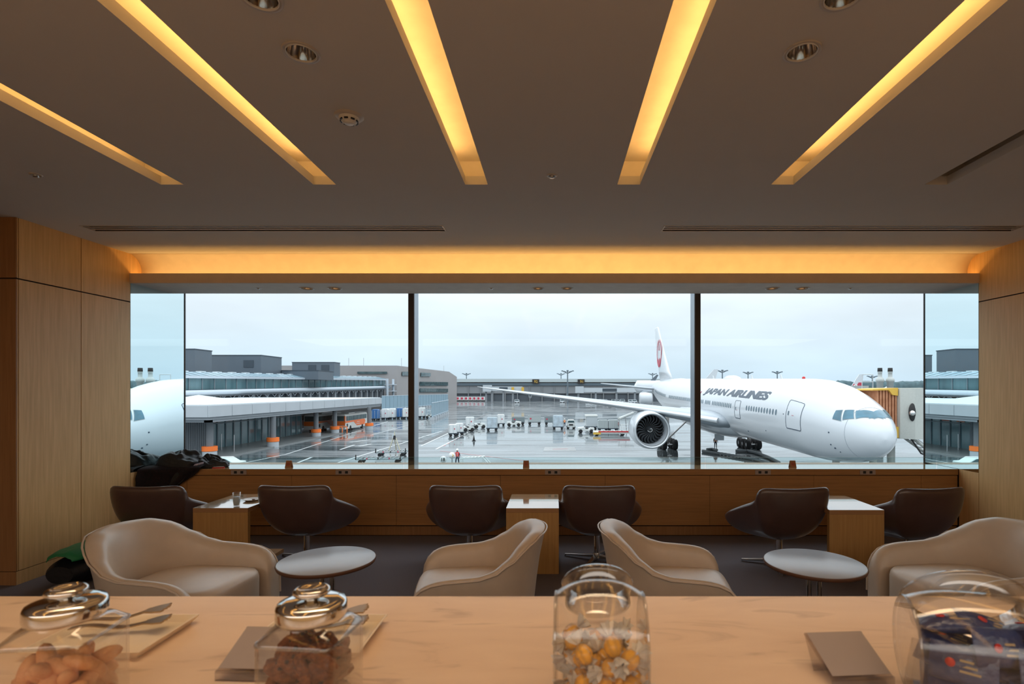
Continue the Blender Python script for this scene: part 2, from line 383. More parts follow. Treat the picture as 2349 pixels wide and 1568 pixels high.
for px in (548, 788, 1268, 1750, 1990):
    so = empty('power_outlet', ((px-VX)/FPX*6.04, 6.0375, LZ-.037), 0, 'double power outlet in the counter front rail, %s' % {548: 'first from the left', 788: 'second from the left', 1268: 'the middle one of five', 1750: 'second from the right', 1990: 'first from the right'}[px], 'outlet', 'power outlets along the window counter')
    MB().box(-.088, .088, -.003, .0, -.026, .026).build('cover_plate', M['plate_grey'], so, bevel=.001)
    for k in (-1, 1): MB().box(k*.036-.016, k*.036+.016, -.0045, -.003, -.014, .014).build('socket', M['black'], so)
# low glass screen standing on the ledge in front of the mullions
r = empty('glass_screen', (0, 6.385, LZ), 0, 'low clear glass screen standing along the back of the window counter', 'glass screen')
for a, c in ((-XW+.01, -1.8), (-1.79, 1.79), (1.8, XW-.01)):
    MB().box(a, c, -.004, .004, 0.0, .088).build('glass_sheet', M['lowglass'], r)
    MB().box(a, c, -.004, .004, .0882, .0898).build('polished_edge', M['glassedge'], r)
# linear air grilles
for a, c, t_ in ((-4.215, -1.0, 'left'), (.985, 4.19, 'right')):
    r = empty('air_grille', ((a+c)/2, 4.85, CEIL), 0, 'long linear air grille in the ceiling, on the %s' % t_, 'air vent', 'linear grilles before the cove')
    h = (c-a)/2
    q = MB(); q.box(-h-.01, h+.01, -.085, -.073, -.004, .0); q.box(-h-.01, h+.01, .073, .085, -.004, .0); q.box(-h-.01, -h+.004, -.073, .073, -.004, 0); q.box(h-.004, h+.01, -.073, .073, -.004, 0)
    q.build('frame', M['offwhite'], r)
    for k in range(2): MB().box(-h+.005, h-.005, -.034+k*.05, -.016+k*.05, -.003, .003).build('slat', M['offwhite'], r)
    MB().box(-h, h, -.073, .073, .02, .026).box(-h, h, -.0735, -.0715, .0, .02).box(-h, h, .0715, .0735, .0, .02).build('duct', M['black'], r)
# recessed downlights
def downlight(x, y, z, r, label, group):
    o = empty('downlight', (x, y, z), 0, label, 'ceiling light', group)
    MB().lathe([(r*.84, .0), (r*.86, -.004), (r, -.006), (r*1.02, -.003), (r*1.02, .0)], 48).build('trim_ring', M['offwhite'], o)
    MB().lathe([(r*.79, .002), (r*.79, -.007), (r*.84, -.008), (r*.85, .002)], 48).build('bright_ring', M['white'], o)
    q = MB(); n = 48; rg = []
    for k in range(9):
        t = k/8; rr = r*.79*(1-.62*t**1.3); rg.append([(rr*(1+.015*(-1)**i)*cos(2*pi*i/n), rr*(1+.015*(-1)**i)*sin(2*pi*i/n), .0+t*r*1.5) for i in range(n)])
    q.rings(rg, 0, caps=False); q.build('reflector', M['reflector'], o)
    MB().lathe([(0, r*1.3), (r*.16, r*1.3), (r*.16, r*1.5), (r*.31, r*1.5)], 24).build('bulb', mat('bulb_glass_off', (.5, .48, .45), .3), o)
    return o
for (x, y), t_ in zip(DL, ('left, farther from the camera', 'left, cut by the top edge', 'right, farther from the camera', 'right, cut by the top edge')):
    downlight(x, y, CEIL, .076, 'unlit recessed chrome downlight in the ceiling, '+t_, 'ceiling downlights')
for (x, r), t_ in zip(SL, ('far left of six', 'second from left', 'third from left', 'fourth from left', 'second from right', 'far right of six')):
    downlight(x, 6.04, SOF, r, 'small downlight in the window soffit, '+t_, 'window soffit downlights')
for px, t_ in ((593, 'left'), (1127, 'middle'), (1950, 'right')):
    o = empty('sprinkler', ((px-VX)/FPX*6.04, 6.04, SOF), 0, 'tiny sprinkler disc in the window soffit, %s one' % t_, 'sprinkler', 'soffit sprinklers')
    MB().lathe([(0, -.002), (.034, -.002), (.036, .0)], 24).build('flange', M['offwhite'], o); MB().lathe([(.0, -.012), (.014, -.012), (.014, -.002)], 16).build('head', M['steel'], o)
for x, y, t_ in ((-3.52, 3.64, 'over the left side'), (-.018, 3.657, 'between the two middle light slots')):
    o = empty('sprinkler', (x, y, CEIL), 0, 'small round sprinkler in the ceiling, '+t_, 'sprinkler', 'ceiling sprinklers')
    MB().lathe([(.018, -.001), (.022, -.006), (.034, -.004), (.037, .0)], 32).build('flange', M['offwhite'], o); MB().lathe([(0, -.016), (.016, -.016), (.016, .0)], 24).build('head', M['steel'], o)
o = empty('smoke_detector', (-1.097, 2.864, CEIL), 0, 'round white smoke detector on the ceiling between two slots', 'smoke detector')
MB().lathe([(.0, -.010), (.055, -.010), (.070, -.006), (.076, .0)], 48).build('base', M['offwhite'], o)
MB().lathe([(.030, -.034), (.038, -.030), (.052, -.014), (.053, -.010)], 48).build('housing', M['white'], o)
MB().lathe([(0, -.040), (.024, -.040), (.029, -.035), (.029, -.03)], 32).build('cap', M['white'], o)
q = MB()
for k in range(8): a = 2*pi*k/8; q.cbox((.043*cos(a), .043*sin(a), -.026), (.006, .02, .008), rz=a)
q.build('vent', M['black'], o)

# ================================================================ LOUNGE FURNITURE
def interp(tab, x):
    for (a, va), (b_, vb) in zip(tab[:-1], tab[1:]):
        if x <= b_:
            t = (x-a)/(b_-a) if b_ > a else 0
            t = t*t*(3-2*t)
            return va+(vb-va)*t
    return tab[-1][1]
def make_swivel():
    root = empty('swivel_chair', (0, 0, 0), 0, 'x', 'chair', 'brown leather swivel chairs along the window')
    rim = [(0, (0, -.285, .775)), (.14, (.15, -.285, .780)), (.26, (.265, -.27, .785)), (.31, (.300, -.255, .778)), (.345, (.312, -.24, .755)), (.40, (.305, -.215, .68)),
           (.47, (.318, -.15, .635)), (.58, (.37, -.02, .575)), (.70, (.425, .12, .50)), (.76, (.432, .18, .455)), (.82, (.39, .22, .415)), (.90, (.24, .25, .385)), (1.0, (0, .265, .38))]
    def rp(u):
        s_ = -1 if u < 0 else 1; u = abs(u)
        for (a, pa), (b_, pb) in zip(rim[:-1], rim[1:]):
            if u <= b_+1e-9:
                t = (u-a)/(b_-a); p = [pa[i]+(pb[i]-pa[i])*t for i in range(3)]; break
        return Vector((p[0]*s_, p[1], p[2]))
    us = [-1, -.94, -.88, -.82, -.76, -.7, -.64, -.58, -.52, -.47, -.43, -.40, -.37, -.345, -.325, -.30, -.26, -.2, -.14, -.07]
    us = us+[0]+[-u for u in reversed(us[1:])]
    C = Vector((0, .0, .285)); nv = 9; rings_ = []
    for k in range(nv+1):
        v = k/nv; a = v*pi/2; row = []
        for u in us:
            R = rp(u); h = sin(a)**.85; z = (1-cos(a))
            z = z*.62+v*.38*v
            row.append(Vector((C.x+(R.x-C.x)*max(h, .12), C.y+(R.y-C.y)*max(h, .12), C.z+(R.z-C.z)*z)))
        rings_.append(row)
    q = MB(); q.rings(rings_, 0, closed=True, caps=False)
    q.add(rings_[0], [tuple(range(len(us)))], 0, True)
    q.build('shell', M['brown'], root, solid=.038, subsurf=1, offset=1)
    # seam piping along the rim
    pts = [rings_[-1][i] for i in range(len(us))]
    sc = MB(); n = 28
    rg = []
    for (sc_, z) in ((.02, .40), (.8, .40), (.95, .425), (1.0, .455), (.97, .485), (.85, .50), (.02, .507)):
        rg.append([(.27*sc_*cos(2*pi*i/n)*(1+.08*abs(sin(4*pi*i/n))), .02+.235*sc_*sin(2*pi*i/n), z) for i in range(n)])
    sc.rings(rg); sc.build('seat_cushion', M['brown_in'], root, subsurf=1)
    MB().cyl((0, 0, .055), (0, 0, .275), .030, n=24).build('stem', M['chrome'], root)
    MB().cyl((0, 0, .262), (0, 0, .282), .085, .11, n=24).build('seat_plate', M['black'], root)
    MB().cyl((0, 0, .03), (0, 0, .075), .042, .034, n=24).build('hub', M['chrome'], root)
    for k in range(4):
        a = pi/4+pi/2*k+.35
        q = MB(); d = Vector((cos(a), sin(a), 0)); w = Vector((-sin(a), cos(a), 0))
        rg = [[d*r+w*s_*ww+Vector((0, 0, z)) for s_, z in ((-1, z0), (1, z0), (1, z1), (-1, z1))] for r, ww, z0, z1 in ((.03, .022, .03, .06), (.15, .019, .022, .045), (.33, .015, .012, .028), (.335, .013, .0, .027))]
        q.rings(rg, sm=False); q.build('base_leg', M['steel'], root, bevel=.003)
    return root
sw = make_swivel()
spots = [(-3.735, 5.17, .02, 'brown swivel chair beside the left wall under the heap of jackets'),
         (-2.400, 5.20, .0, 'brown swivel chair right of the desk carrying a glass of water'),
         (-.820, 5.20, .0, 'brown swivel chair left of the middle desk'),
         (.410, 5.20, .0, 'brown swivel chair right of the middle desk'),
         (2.123, 5.07, .10, 'brown swivel chair left of the right desk, behind a round table'),
         (3.345, 5.07, .13, 'brown swivel chair right of the right desk, nearest the right wall')]
for i, (x, y, rz, lb) in enumerate(spots):
    o = sw if i == 0 else copy_tree(sw)
    o.location = (x, y, 0); o.rotation_euler = (0, 0, rz); o['label'] = lb
# C-shaped side desks
DW = .49
def make_desk(x0, x1, y0, y1, label):
    r = empty('side_desk', ((x0+x1)/2, y0, 0), 0, label, 'table', 'oak side desks between the swivel chairs')
    w = (x1-x0)/2; d = y1-y0; H = .59; t = .04
    MB().box(-w, w, 0, d, H-t, H-.006).build('desk_top', M['wood_h'], r)
    MB().box(-w, w, 0, d, H-.006, H).build('top_surface', mat('lacquered_desk_top', (.50, .34, .19), .09, coat=1.0, spec=.9, nscale=3, stretch=(12, 1, 12), namt=.06), r)
    MB().box(-w, w, 0, t, .0, H-t-.001).build('front_panel', M['desk_wood'], r)
    MB().box(-w, w, t+.001, d, .0, .035).build('base_plate', M['wood_h'], r)
    return r
make_desk(-3.25, -2.757, 4.82, 5.46, 'oak side desk on the left with a glass and a plate on it')
make_desk(-.434, .039, 4.81, 5.455, 'oak side desk in the middle between two brown chairs')
make_desk(2.43, 2.915, 4.74, 5.38, 'oak side desk on the right with nothing on it')
# cream tub chairs
def make_tub():
    root = empty('tub_chair', (0, 0, 0), 0, 'x', 'armchair', 'cream leather tub chairs in the front row')
    R = .37; pts = []
    for y, z in ((.395, .10), (.400, .22), (.398, .34), (.385, .42), (.36, .475), (.32, .515), (.26, .54), (.18, .552), (.10, .556), (.03, .560)):
        pts.append((Vector((R+.0, y, 0)), Vector((1, 0, 0)), z))
    for k in range(0, 25):
        a = pi*k/24
        n = Vector((cos(a), -sin(a)*1.0, 0)); deg = abs(90-a*180/pi)   # 0 at the back centre
        z = interp([(0, .775), (28, .765), (45, .725), (62, .645), (78, .585), (90, .562)], deg)
        pts.append((Vector((R*cos(a), -.02-(R+.0)*sin(a), 0)), n.normalized(), z))
    left = [(Vector((-p.x, p.y, 0)), Vector((-n.x, n.y, 0)), z) for p, n, z in reversed(pts[:10])]
    allp = pts+left
    rings_ = []; pipe = []
    for p, n, z in allp:
        hh = max(0, (z-.55)/.225)
        low = max(0, (z-.3)/.25) if z < .55 else 1
        rr = []
        for off, zz in ((-.035, .05), (-.020, min(.25, z*.5)), (.004+.02*hh, z*.8), (.022+.045*hh, z-.014), (.016+.042*hh, z-.001), (-.004+.030*hh, z+.004), (-.034+.015*hh, z-.006), (-.052-.002*hh, z-.035), (-.072-.02*hh, .36+max(0, z-.40)*.45 if z > .40 else z*.8), (-.085, .33 if z > .4 else z*.6), (-.085, .05)):
            rr.append(p+n*off+Vector((0, 0, zz)))
        rings_.append(rr); pipe.append(p+n*(.026+.045*hh)+Vector((0, 0, z-.012)))
    q = MB(); q.rings(rings_, 0, closed=True, caps=True)
    q.build('shell', M['leather'], root, subsurf=1, weld=True)
    MB().tube(pipe[1:-1], .0055, 6).build('piping', M['leather_edge'], root)
    # vertical seam lines on the inner back
    n = 40; out = []
    for i in range(n):
        t = 2*pi*i/n; c_, s_ = cos(t), sin(t)
        e_ = .42
        x = .285*abs(c_)**e_*(1 if c_ >= 0 else -1); y = .36*abs(s_)**e_*(1 if s_ >= 0 else -1)
        if y < 0: y = -.30*abs(s_)**.75; x = .285*abs(c_)**.6*(1 if c_ >= 0 else -1)
        out.append((x, y+.035))
    rg = []
    for sc_, z in ((.97, .16), (1, .20), (1, .38), (.985, .408), (.95, .425), (.8, .436), (.4, .442), (.02, .444)):
        rg.append([(x*sc_, .035+(y-.035)*sc_, z) for x, y in out])
    MB().rings(rg).build('seat', M['leather'], root)
    MB().box(-.27, .27, -.25, .34, .05, .16).build('underframe', M['black'], root)
    for sx in (-1, 1):
        for y in (-.25, .33): MB().cyl((sx*.26, y, 0), (sx*.26, y, .06), .018, .024, n=12).build('foot', M['walnut'], root)
    return root
tub = make_tub()
tubs = [(-2.43, 3.47, -pi/2-.10, 1.06, 'cream leather tub chair at far left, facing right into the room'),
        (-.50, 3.47, pi/2+.12, .98, 'cream leather tub chair left of the middle, its back beside the middle desk'),
        (.735, 3.47, -pi/2-.12, .98, 'cream leather tub chair right of the middle, behind the candy jar'),
        (2.72, 3.50, pi/2+.10, 1.06, 'cream leather tub chair at far right, cut by the picture edge')]
for i, (x, y, rz, sc_, lb) in enumerate(tubs):
    o = tub if i == 0 else copy_tree(tub)
    o.location = (x, y, 0); o.rotation_euler = (0, 0, rz); o.scale = (sc_, sc_, 1.0); o['label'] = lb
def round_table(x, y, label):
    r = empty('round_table', (x, y, 0), 0, label, 'table', 'low round tables between the tub chairs')
    MB().lathe([(0, .5), (.308, .5), (.314, .497), (.314, .493)], 72).build('table_top', M['laminate'], r)
    MB().lathe([(.3145, .4975), (.318, .490), (.312, .474), (.27, .460), (0, .456)], 72).build('edge', M['walnut'], r)
    for s_ in (-1, 1): MB().cyl((s_*.034, 0, .02), (s_*.034, 0, .456), .017, n=20).build('post', M['chrome'], r)
    MB().lathe([(0, .02), (.2, .018), (.21, .008), (.21, 0)], 48).build('base', M['chrome'], r)
round_table(-1.545, 3.645, 'low round grey table between the two left tub chairs')
round_table(1.735, 3.585, 'low round grey table between the two right tub chairs')
# things on the left desk
o = empty('water_glass', (-2.905, 4.90, .59), 0, 'tall clear glass of milky water on the left desk', 'glass')
MB().lathe([(0, .001), (.026, .001), (.031, .05), (.033, .125), (.031, .125), (.029, .05), (.024, .008), (0, .008)], 32).build('tumbler', M['jarglass'], o)
MB().lathe([(0, .009), (.0235, .009), (.028, .05), (.0295, .085), (0, .085)], 32).build('water', mat('cloudy_water', (.55, .66, .74), .2), o)
o = empty('saucer', (-2.90, 5.14, .59), 0, 'small white plate behind the water glass on the left desk', 'plate')
MB().lathe([(0, .004), (.05, .004), (.075, .016), (.077, .018), (.05, .0), (0, 0)], 40).build('dish', M['white'], o)
o = MB().ball((0, 0, 0), (.018, .012, .006), 8).build('snack', M['walnut']); o.location = (-2.885, 5.14, .601); tag(o, 'brown biscuit crumb left on the small plate', 'biscuit')
# no-smoking tent signs on the ledge
def tent(x, label, side=False):
    r = empty('tent_sign', (x, 6.17, LZ), 0, label, 'sign', 'no smoking signs on the window counter')
    w, h, d = .036, .078, .026
    for s_ in (-1, 1):
        MB().add([(-w, s_*d, 0), (w, s_*d, 0), (w*.86, s_*.003, h), (-w*.86, s_*.003, h), (-w, s_*d-s_*.003, 0), (w, s_*d-s_*.003, 0), (w*.86, 0, h-.001), (-w*.86, 0, h-.001)],
                 [(0, 1, 2, 3), (4, 7, 6, 5), (0, 4, 5, 1), (1, 5, 6, 2), (3, 2, 6, 7), (0, 3, 7, 4)]).build('board', mat('tan_sign_board', (.36, .18, .08), .5), r)
    q = MB(); ang = math.atan2(d, h); m4 = Matrix.Translation((0, -d*.5-.0035, h*.5)) @ Matrix.Rotation(pi/2-ang, 4, 'X')
    q.lathe([(.016, 0), (.0215, 0), (.0215, .0012), (.016, .0012)], 28, m4)
    q.cbox(None, (.004, .038, .0014), M4=m4 @ Matrix.Rotation(radians(45), 4, 'Z'))
    q.build('prohibition_ring', mat('sign_red', (.55, .06, .03), .5), r)
    q = MB(); q.cbox(None, (.024, .005, .0012), M4=m4); q.build('cigarette_mark', M['black'], r)
tent((663-VX)/FPX*6.17, 'tan no smoking tent sign on the counter, left of the left mullion')
tent((1207-VX)/FPX*6.17, 'tan no smoking tent sign on the counter in front of the middle pane')
tent((1818-VX)/FPX*6.17, 'tan no smoking tent sign on the counter below the airliner nose')
o = empty('lighter_case', ((502-VX)/FPX*6.12, 6.12, LZ), .25, 'small flat red and white packet lying on the left of the counter', 'packet')
MB().box(-.062, .062, -.02, .02, 0, .012).build('case', M['red'], o, bevel=.003); MB().box(-.05, .05, -.018, .018, .0122, .016).build('label_strip', M['white'], o)
o = empty('paper_cup_sleeve', ((450-VX)/FPX*6.12, 6.10, LZ), .4, 'crumpled tan paper beside the jackets on the counter', 'paper')
q = MB(); q.ball((0, 0, .0), (.07, .04, .028), 10); ob = q.build('sheet', mat('tan_paper', (.4, .24, .12), .7), o)
for v in ob.data.vertices:
    v.co += Vector(noise.noise_vector(v.co*30))*.012; v.co.z = abs(v.co.z)
# heap of jackets
def heap(name, mtl, cx, cy, cz, rx, ry, rz, seed, label, drape=0, cat='jacket', parent=None, n=64, fold=.035):
    q = MB(); rg = []
    for j in range(n//2+1):
        a = pi/2*j/(n//2); ring_ = []
        for i in range(n):
            t = 2*pi*i/n; p = Vector((cos(t)*cos(a), sin(t)*cos(a), sin(a)))
            k = 1+.14*noise.noise(p*1.7+Vector((seed, 0, 0)))
            x, y, z = rx*p.x*k, ry*p.y*k, rz*p.z**.8*k if p.z > 0 else 0
            w = noise.noise(Vector((p.x*3+seed, p.y*5, p.z*2)))
            fz = fold*abs(w)**.6*(1 if w > 0 else -1)
            z = max(0, z+fz*(.3+p.z))
            f2 = noise.noise(Vector((x*14+seed, y*10, z*14)))
            x += f2*.018; z = max(0, z+f2*.012)
            if drape and y < -drape: z -= (-y-drape)*2.6; y = -drape+(y+drape)*.25
            ring_.append((cx+x, cy+y, cz+z))
        rg.append(ring_)
    q.rings(rg, caps=False); o = q.build(name, mtl, parent, subsurf=1)
    if parent is None: tag(o, label, cat)
    return o
M['jacket'] = mat('black_nylon', (.006, .007, .010), .5, spec=.5, bump=.3, bscale=30)
M['jacket2'] = mat('black_print_fabric', (.004, .004, .006), .9, nscale=45, ramp2=(.016, .006, .008), bump=.3, bscale=30)
r = empty('jacket', (-4.2, 6.2, LZ), 0, 'black nylon jacket heaped on the left end of the window counter', 'jacket', 'jackets at the left end of the counter')
o = heap('body', M['jacket'], -.08, -.05, .004, .27, .23, .17, 3.1, None, .15, parent=r)
o = heap('sleeve', M['jacket'], .17, -.0, .004, .27, .14, .10, 8.4, None, 0, parent=r, fold=.05)
q = MB(); q.rings([[(.06, -.165, .018), (.06, -.16, .04)], [(.14, -.162, .03), (.14, -.157, .052)], [(.24, -.15, .055), (.24, -.145, .078)]], closed=False, caps=False)
q.build('reflective_trim', mat('lilac_print', (.30, .32, .58), .5, nscale=60, ramp2=(.62, .60, .72)), r, solid=.004, label='pale lilac printed strip')
def drape(name, mtl, x0, x1, top, seed, label, bottom):
    q = MB(); rg = []; n = 30
    for j in range(14):
        v = j/13; row = []
        for i in range(n+1):
            u = i/n; w = (1-.45*v**1.6)
            x = x0+(x1-x0)*u*w
            y = 6.015-.20*max(0, 1-u*1.6)**2-.028*sin(u*17+seed)*v-.03*sin(pi*u)-.02*noise.noise(Vector((u*6, v*4, seed)))
            z = top-(top-bottom)*v*(.75+.25*sin(pi*u*1.1+.3))
            row.append((x, y, z))
        rg.append(row)
    top_row = [(x, y+.16, top+.012) for x, y, z in rg[0]]
    q.rings([top_row]+rg, closed=False, caps=False); o = q.build(name, mtl, solid=.008, subsurf=1); tag(o, label, 'jacket', 'jackets at the left end of the counter'); return o
drape('jacket', M['jacket2'], -4.535, -3.96, LZ+.03, 2.0, 'patterned black and red jacket hanging down the left end of the counter', .46)
# bags behind the far-left tub chair
def bag(name, mtl, mtl2, loc, rx, ry, rz, seed, label):
    r = empty(name, loc, 0, label, 'bag'); n = 24; rg = []
    for j in range(11):
        v = j/10; w = (.80+.35*sin(pi*min(1, v*1.05))*.6)*(1-.35*max(0, v-.6)/.4)
        rg.append([(rx*w*cos(2*pi*i/n)*(abs(cos(2*pi*i/n))**-.25 if abs(cos(2*pi*i/n)) > .1 else 1)*.85+.02*noise.noise(Vector((i, j, seed))), ry*w*sin(2*pi*i/n)+.02*noise.noise(Vector((i, j*.7, seed+4))), rz*v+.012*noise.noise(Vector((i*.8, 3, seed)))*v) for i in range(n)])
    MB().rings(rg).build('bag_body', mtl, r)
    MB().tube([(rx*.4*cos(t), -.02, rz*.97+rz*.16*sin(t)) for t in [pi*k/10 for k in range(11)]], .008).build('handle', mtl2, r)
    return r
M['green'] = mat('green_nylon', (.01, .20, .07), .6, bump=.3, bscale=20)
r = empty('duffel_bag', (-4.12, 4.78, 0), .1, 'green and black duffel bag on the floor beside the left wall', 'bag')
rg = []; rk = []
for k in range(14):
    y = -.36+.72*k/13; e_ = (1-(abs(y)/.40)**4)**.5
    rg.append([(.16*e_*cos(a)+.012*noise.noise(Vector((k, a, 1))), y, .03+.20+.075*e_*sin(a)+.012*noise.noise(Vector((k*1.3, a*2, 7)))) for a in [pi*i/12 for i in range(13)]])
    rk.append([(.18*e_*cos(a)+.01*noise.noise(Vector((k, a, 4))), y, .12+.12*e_*sin(a)) for a in [2*pi*i/20 for i in range(20)]])
MB().rings(rk).build('bag_body', M['jacket'], r); MB().rings(rg, closed=False, caps=False).build('flap', M['green'], r, solid=.006)
bag('carrier_bag', mat('pale_plastic', (.52, .43, .38), .5, bump=.3, bscale=12), M['white'], (-4.22, 5.33, 0), .14, .10, .40, 2.0, 'pale plastic carrier bag standing behind the left swivel chair')

# ================================================================ FOREGROUND BAR
CT = EYE-.48
r = empty('bar_counter', (0, .5, 0), 0, 'long warm marble bar counter across the foreground', 'counter')
put(MB().box(-4, 1.268, -.35, 1.25, CT-.04, CT), 'marble_slab', M['marble'], r, bevel=.002)
put(MB().box(1.270, 4, -.35, 1.25, CT-.04, CT), 'marble_slab', M['marble'], r, bevel=.002)
put(MB().box(-4, 4, -.25, 1.21, 0, CT-.041), 'bar_front', M['wood_dark'], r)
# serving trays with tongs
def tray(x1, label):
    r = empty('serving_tray', (x1-.11, 1.03, CT), 0, label, 'tray', 'white serving trays on the bar')
    a, c = .11, .082
    q = MB()
    rg = [[(sx*(a-i), sy*(c-i), z) for sx, sy in ((-1, -1), (1, -1), (1, 1), (-1, 1))] for i, z in ((.012, 0), (0, .016), (.004, .0165), (.014, .005))]
    q.rings(rg, sm=False); q.build('dish', mat('cream_ceramic', (.78, .66, .50), .35), r, bevel=.001)
    return r
tray(-.735, 'cream rectangular tray behind the far left cookie jar')
tray(-.345, 'cream rectangular tray behind the dark cookie jar')
def tongs(x, y, rz, label):
    r = empty('serving_tongs', (x, y, CT+.008), rz, label, 'tongs', 'metal tongs on the trays')
    for s_ in (0, 1):
        q = MB(); rg = []
        for k in range(10):
            t = k/9; X = -.10+.135*t; w = .006+.002*t; z = .012+s_*.022*(.35+.65*t)+.004*sin(t*7)
            rg.append([(X, -w, z), (X, w, z), (X, w, z+.002), (X, -w, z+.002)])
        q.rings(rg, sm=False)
        pts = [(.03, -.008), (.05, -.018), (.068, -.022), (.070, -.014), (.065, -.012), (.073, -.007), (.066, -.003), (.074, .001), (.066, .004), (.072, .009), (.065, .012), (.068, .020), (.05, .018), (.03, .008)]
        zz = .012+s_*.022+.002
        q.prism([(a_, b_, zz+(a_-.03)*.12) for a_, b_ in pts], (0, 0, .003)); q.build('tong_arm', mat('brass_tongs', (.42, .30, .17), .3, .8), r)
tongs(-.835, 1.05, .18, 'metal tongs with a scalloped end on the far left tray')
tongs(-.44, 1.05, .12, 'metal tongs with a scalloped end on the tray behind the dark cookie jar')
# low card holders
def card_stand(x, w, rz, label, y=.90):
    r = empty('card_holder', (x, y, CT), rz, label, 'card holder', 'acrylic card holders on the bar')
    MB().add([(-w, -.02, .014), (w, -.02, .014), (w, .065, .052), (-w, .065, .052)], [(0, 1, 2, 3)]).build('slanted_plate', M['acrylic'], r, solid=.004)
    MB().add([(-w*.95, -.016, .0185), (w*.95, -.016, .0185), (w*.95, .061, .0535), (-w*.95, .061, .0535)], [(0, 1, 2, 3)]).build('card', mat('grey_card', (.33, .28, .27), .6), r, solid=.0006)
    MB().box(-w, w, -.022, -.018, 0, .016).build('front_lip', M['acrylic'], r)
    MB().add([(-w, .065, .050), (w, .065, .050), (w, .035, 0), (-w, .035, 0)], [(0, 1, 2, 3)]).build('rear_support', M['acrylic'], r, solid=.004)
card_stand(.497, .052, .07, 'clear acrylic card holder with grey card at the right of the bar', .885)
card_stand(-.515, .045, -.05, 'clear acrylic card holder with grey card left of the dark cookie jar', .905)
# square cookie jars
def sq(w, d, r_, z, n=6):
    out = []
    for cx, cy, a0 in ((w-r_, d-r_, 0), (-w+r_, d-r_, pi/2), (-w+r_, -d+r_, pi), (w-r_, -d+r_, 3*pi/2)):
        for k in range(n): a = a0+pi/2*k/(n-1); out.append((cx+r_*cos(a), cy+r_*sin(a), z))
    return out
def cookie_jar(x, y, rz, label):
    r = empty('cookie_jar', (x, y, CT), rz, label, 'jar', 'square glass cookie jars on the bar')
    w = .058
    rg = [sq(w-.006, w-.006, .014, .001), sq(w, w, .016, .008), sq(w, w, .016, .118), sq(w-.002, w-.002, .016, .124), sq(w-.010, w-.010, .024, .134), sq(.0442, .0442, .0440, .139), sq(.043, .043, .0429, .146)]
    rin = [[(a*.965, b_*.965, max(c_, .007)-.0015) for a, b_, c_ in ring_] for ring_ in reversed(rg)]
    q = MB(); q.rings(rg+rin, caps=False); q.add(rg[0], [tuple(range(len(rg[0])-1, -1, -1))]); q.add(rin[-1], [tuple(range(len(rg[0])))])
    q.build('glass_body', M['jarglass'], r)
    MB().tube([(a*1.0, b_*1.0, .120) for a, b_, c_ in sq(w, w, .016, 0)]+[(w, w-.016, .120)], .0018, 6).build('shoulder_edge', M['rimglass'], r)
    MB().lathe([(.043, .141), (.0485, .142), (.0495, .146), (.0495, .160), (.047, .165), (.036, .168), (.012, .169), (0, .169)], 56).build('lid', M['chrome'], r)
    MB().lathe([(0, .169), (.010, .169), (.011, .173), (.022, .175), (.0262, .179), (.025, .184), (.019, .187), (.016, .184), (0, .183)], 40).build('knob', M['chrome'], r)
    return r
J1 = (-.728, .80); J2 = (-.362, .80)
cookie_jar(*J1, .12, 'square glass jar of pale finger biscuits with chrome lid, far left of the bar')
cookie_jar(*J2, -.10, 'square glass jar of dark chip cookies with chrome lid')
def scatter(n, fn, inside, rad, tries=4000):
    pts = []; k = 0
    while len(pts) < n and k < tries:
        k += 1; p = fn()
        if inside(p) and all((p-q_).length > rad for q_ in pts): pts.append(p)
    return pts
M['biscuit'] = mat('pale_biscuit', (.62, .26, .10), .7, nscale=60, ramp2=(.72, .36, .16), bump=.3, bscale=120)
M['cookie'] = mat('dark_cookie', (.10, .028, .010), .8, nscale=90, ramp2=(.26, .085, .028), bump=.6, bscale=150)
M['chip'] = mat('chocolate_chip', (.03, .012, .008), .5)
M['candy'] = mat('amber_candy', (.85, .42, .05), .25, nscale=40, namt=.15)
M['wrapper'] = pane_mat('candy_wrapper', (.93, .93, .93), (.75, .75, .75), 1.6, .15)
b0 = MB(); b0.ball((0, 0, 0), (.0235, .0125, .0105), 12); bis = b0.build('biscuit', M['biscuit']); bis.scale = (1.0,)*3
tag(bis, 'pale rounded finger biscuit inside the far left jar', 'biscuit', 'biscuits in the far left jar')
pl = scatter(46, lambda: Vector((random.uniform(-.036, .036), random.uniform(-.036, .036), random.uniform(.016, .096))), lambda p: p.z < .080+.02*noise.noise(p*20), .0185)
for i, p in enumerate(pl):
    o = bis if i == 0 else bis.copy()
    if i: COL.objects.link(o)
    o.location = (J1[0]+p.x, J1[1]+p.y, CT+p.z); o.rotation_euler = (random.uniform(-.7, .7), random.uniform(-1.2, 1.2), random.uniform(0, 6))
ck = MB(); rg = []
n = 22
for rr, z in ((.003, -.006), (.020, -.0065), (.026, -.002), (.026, .002), (.019, .0075), (.003, .009)):
    rg.append([(rr*cos(2*pi*i/n)*(1+.06*sin(i*2.3)), rr*sin(2*pi*i/n)*(1+.06*cos(i*1.7)), z+.001*sin(i*3.1)) for i in range(n)])
ck.rings(rg); cko = ck.build('cookie', M['cookie']); cko.scale = (1.0,)*3
tag(cko, 'dark round chip cookie inside the middle left jar', 'cookie', 'cookies in the jar with the dark contents')
q = MB()
for k in range(7): a = k*2.4; q.ball((.017*sqrt(k/7)*cos(a), .017*sqrt(k/7)*sin(a), .007), .0035, 8)
q.build('chocolate_chip', M['chip'], cko)
pl = scatter(44, lambda: Vector((random.uniform(-.033, .033), random.uniform(-.033, .033), random.uniform(.026, .100))), lambda p: p.z < .086+.02*noise.noise(p*25+Vector((5, 0, 0))), .0185)
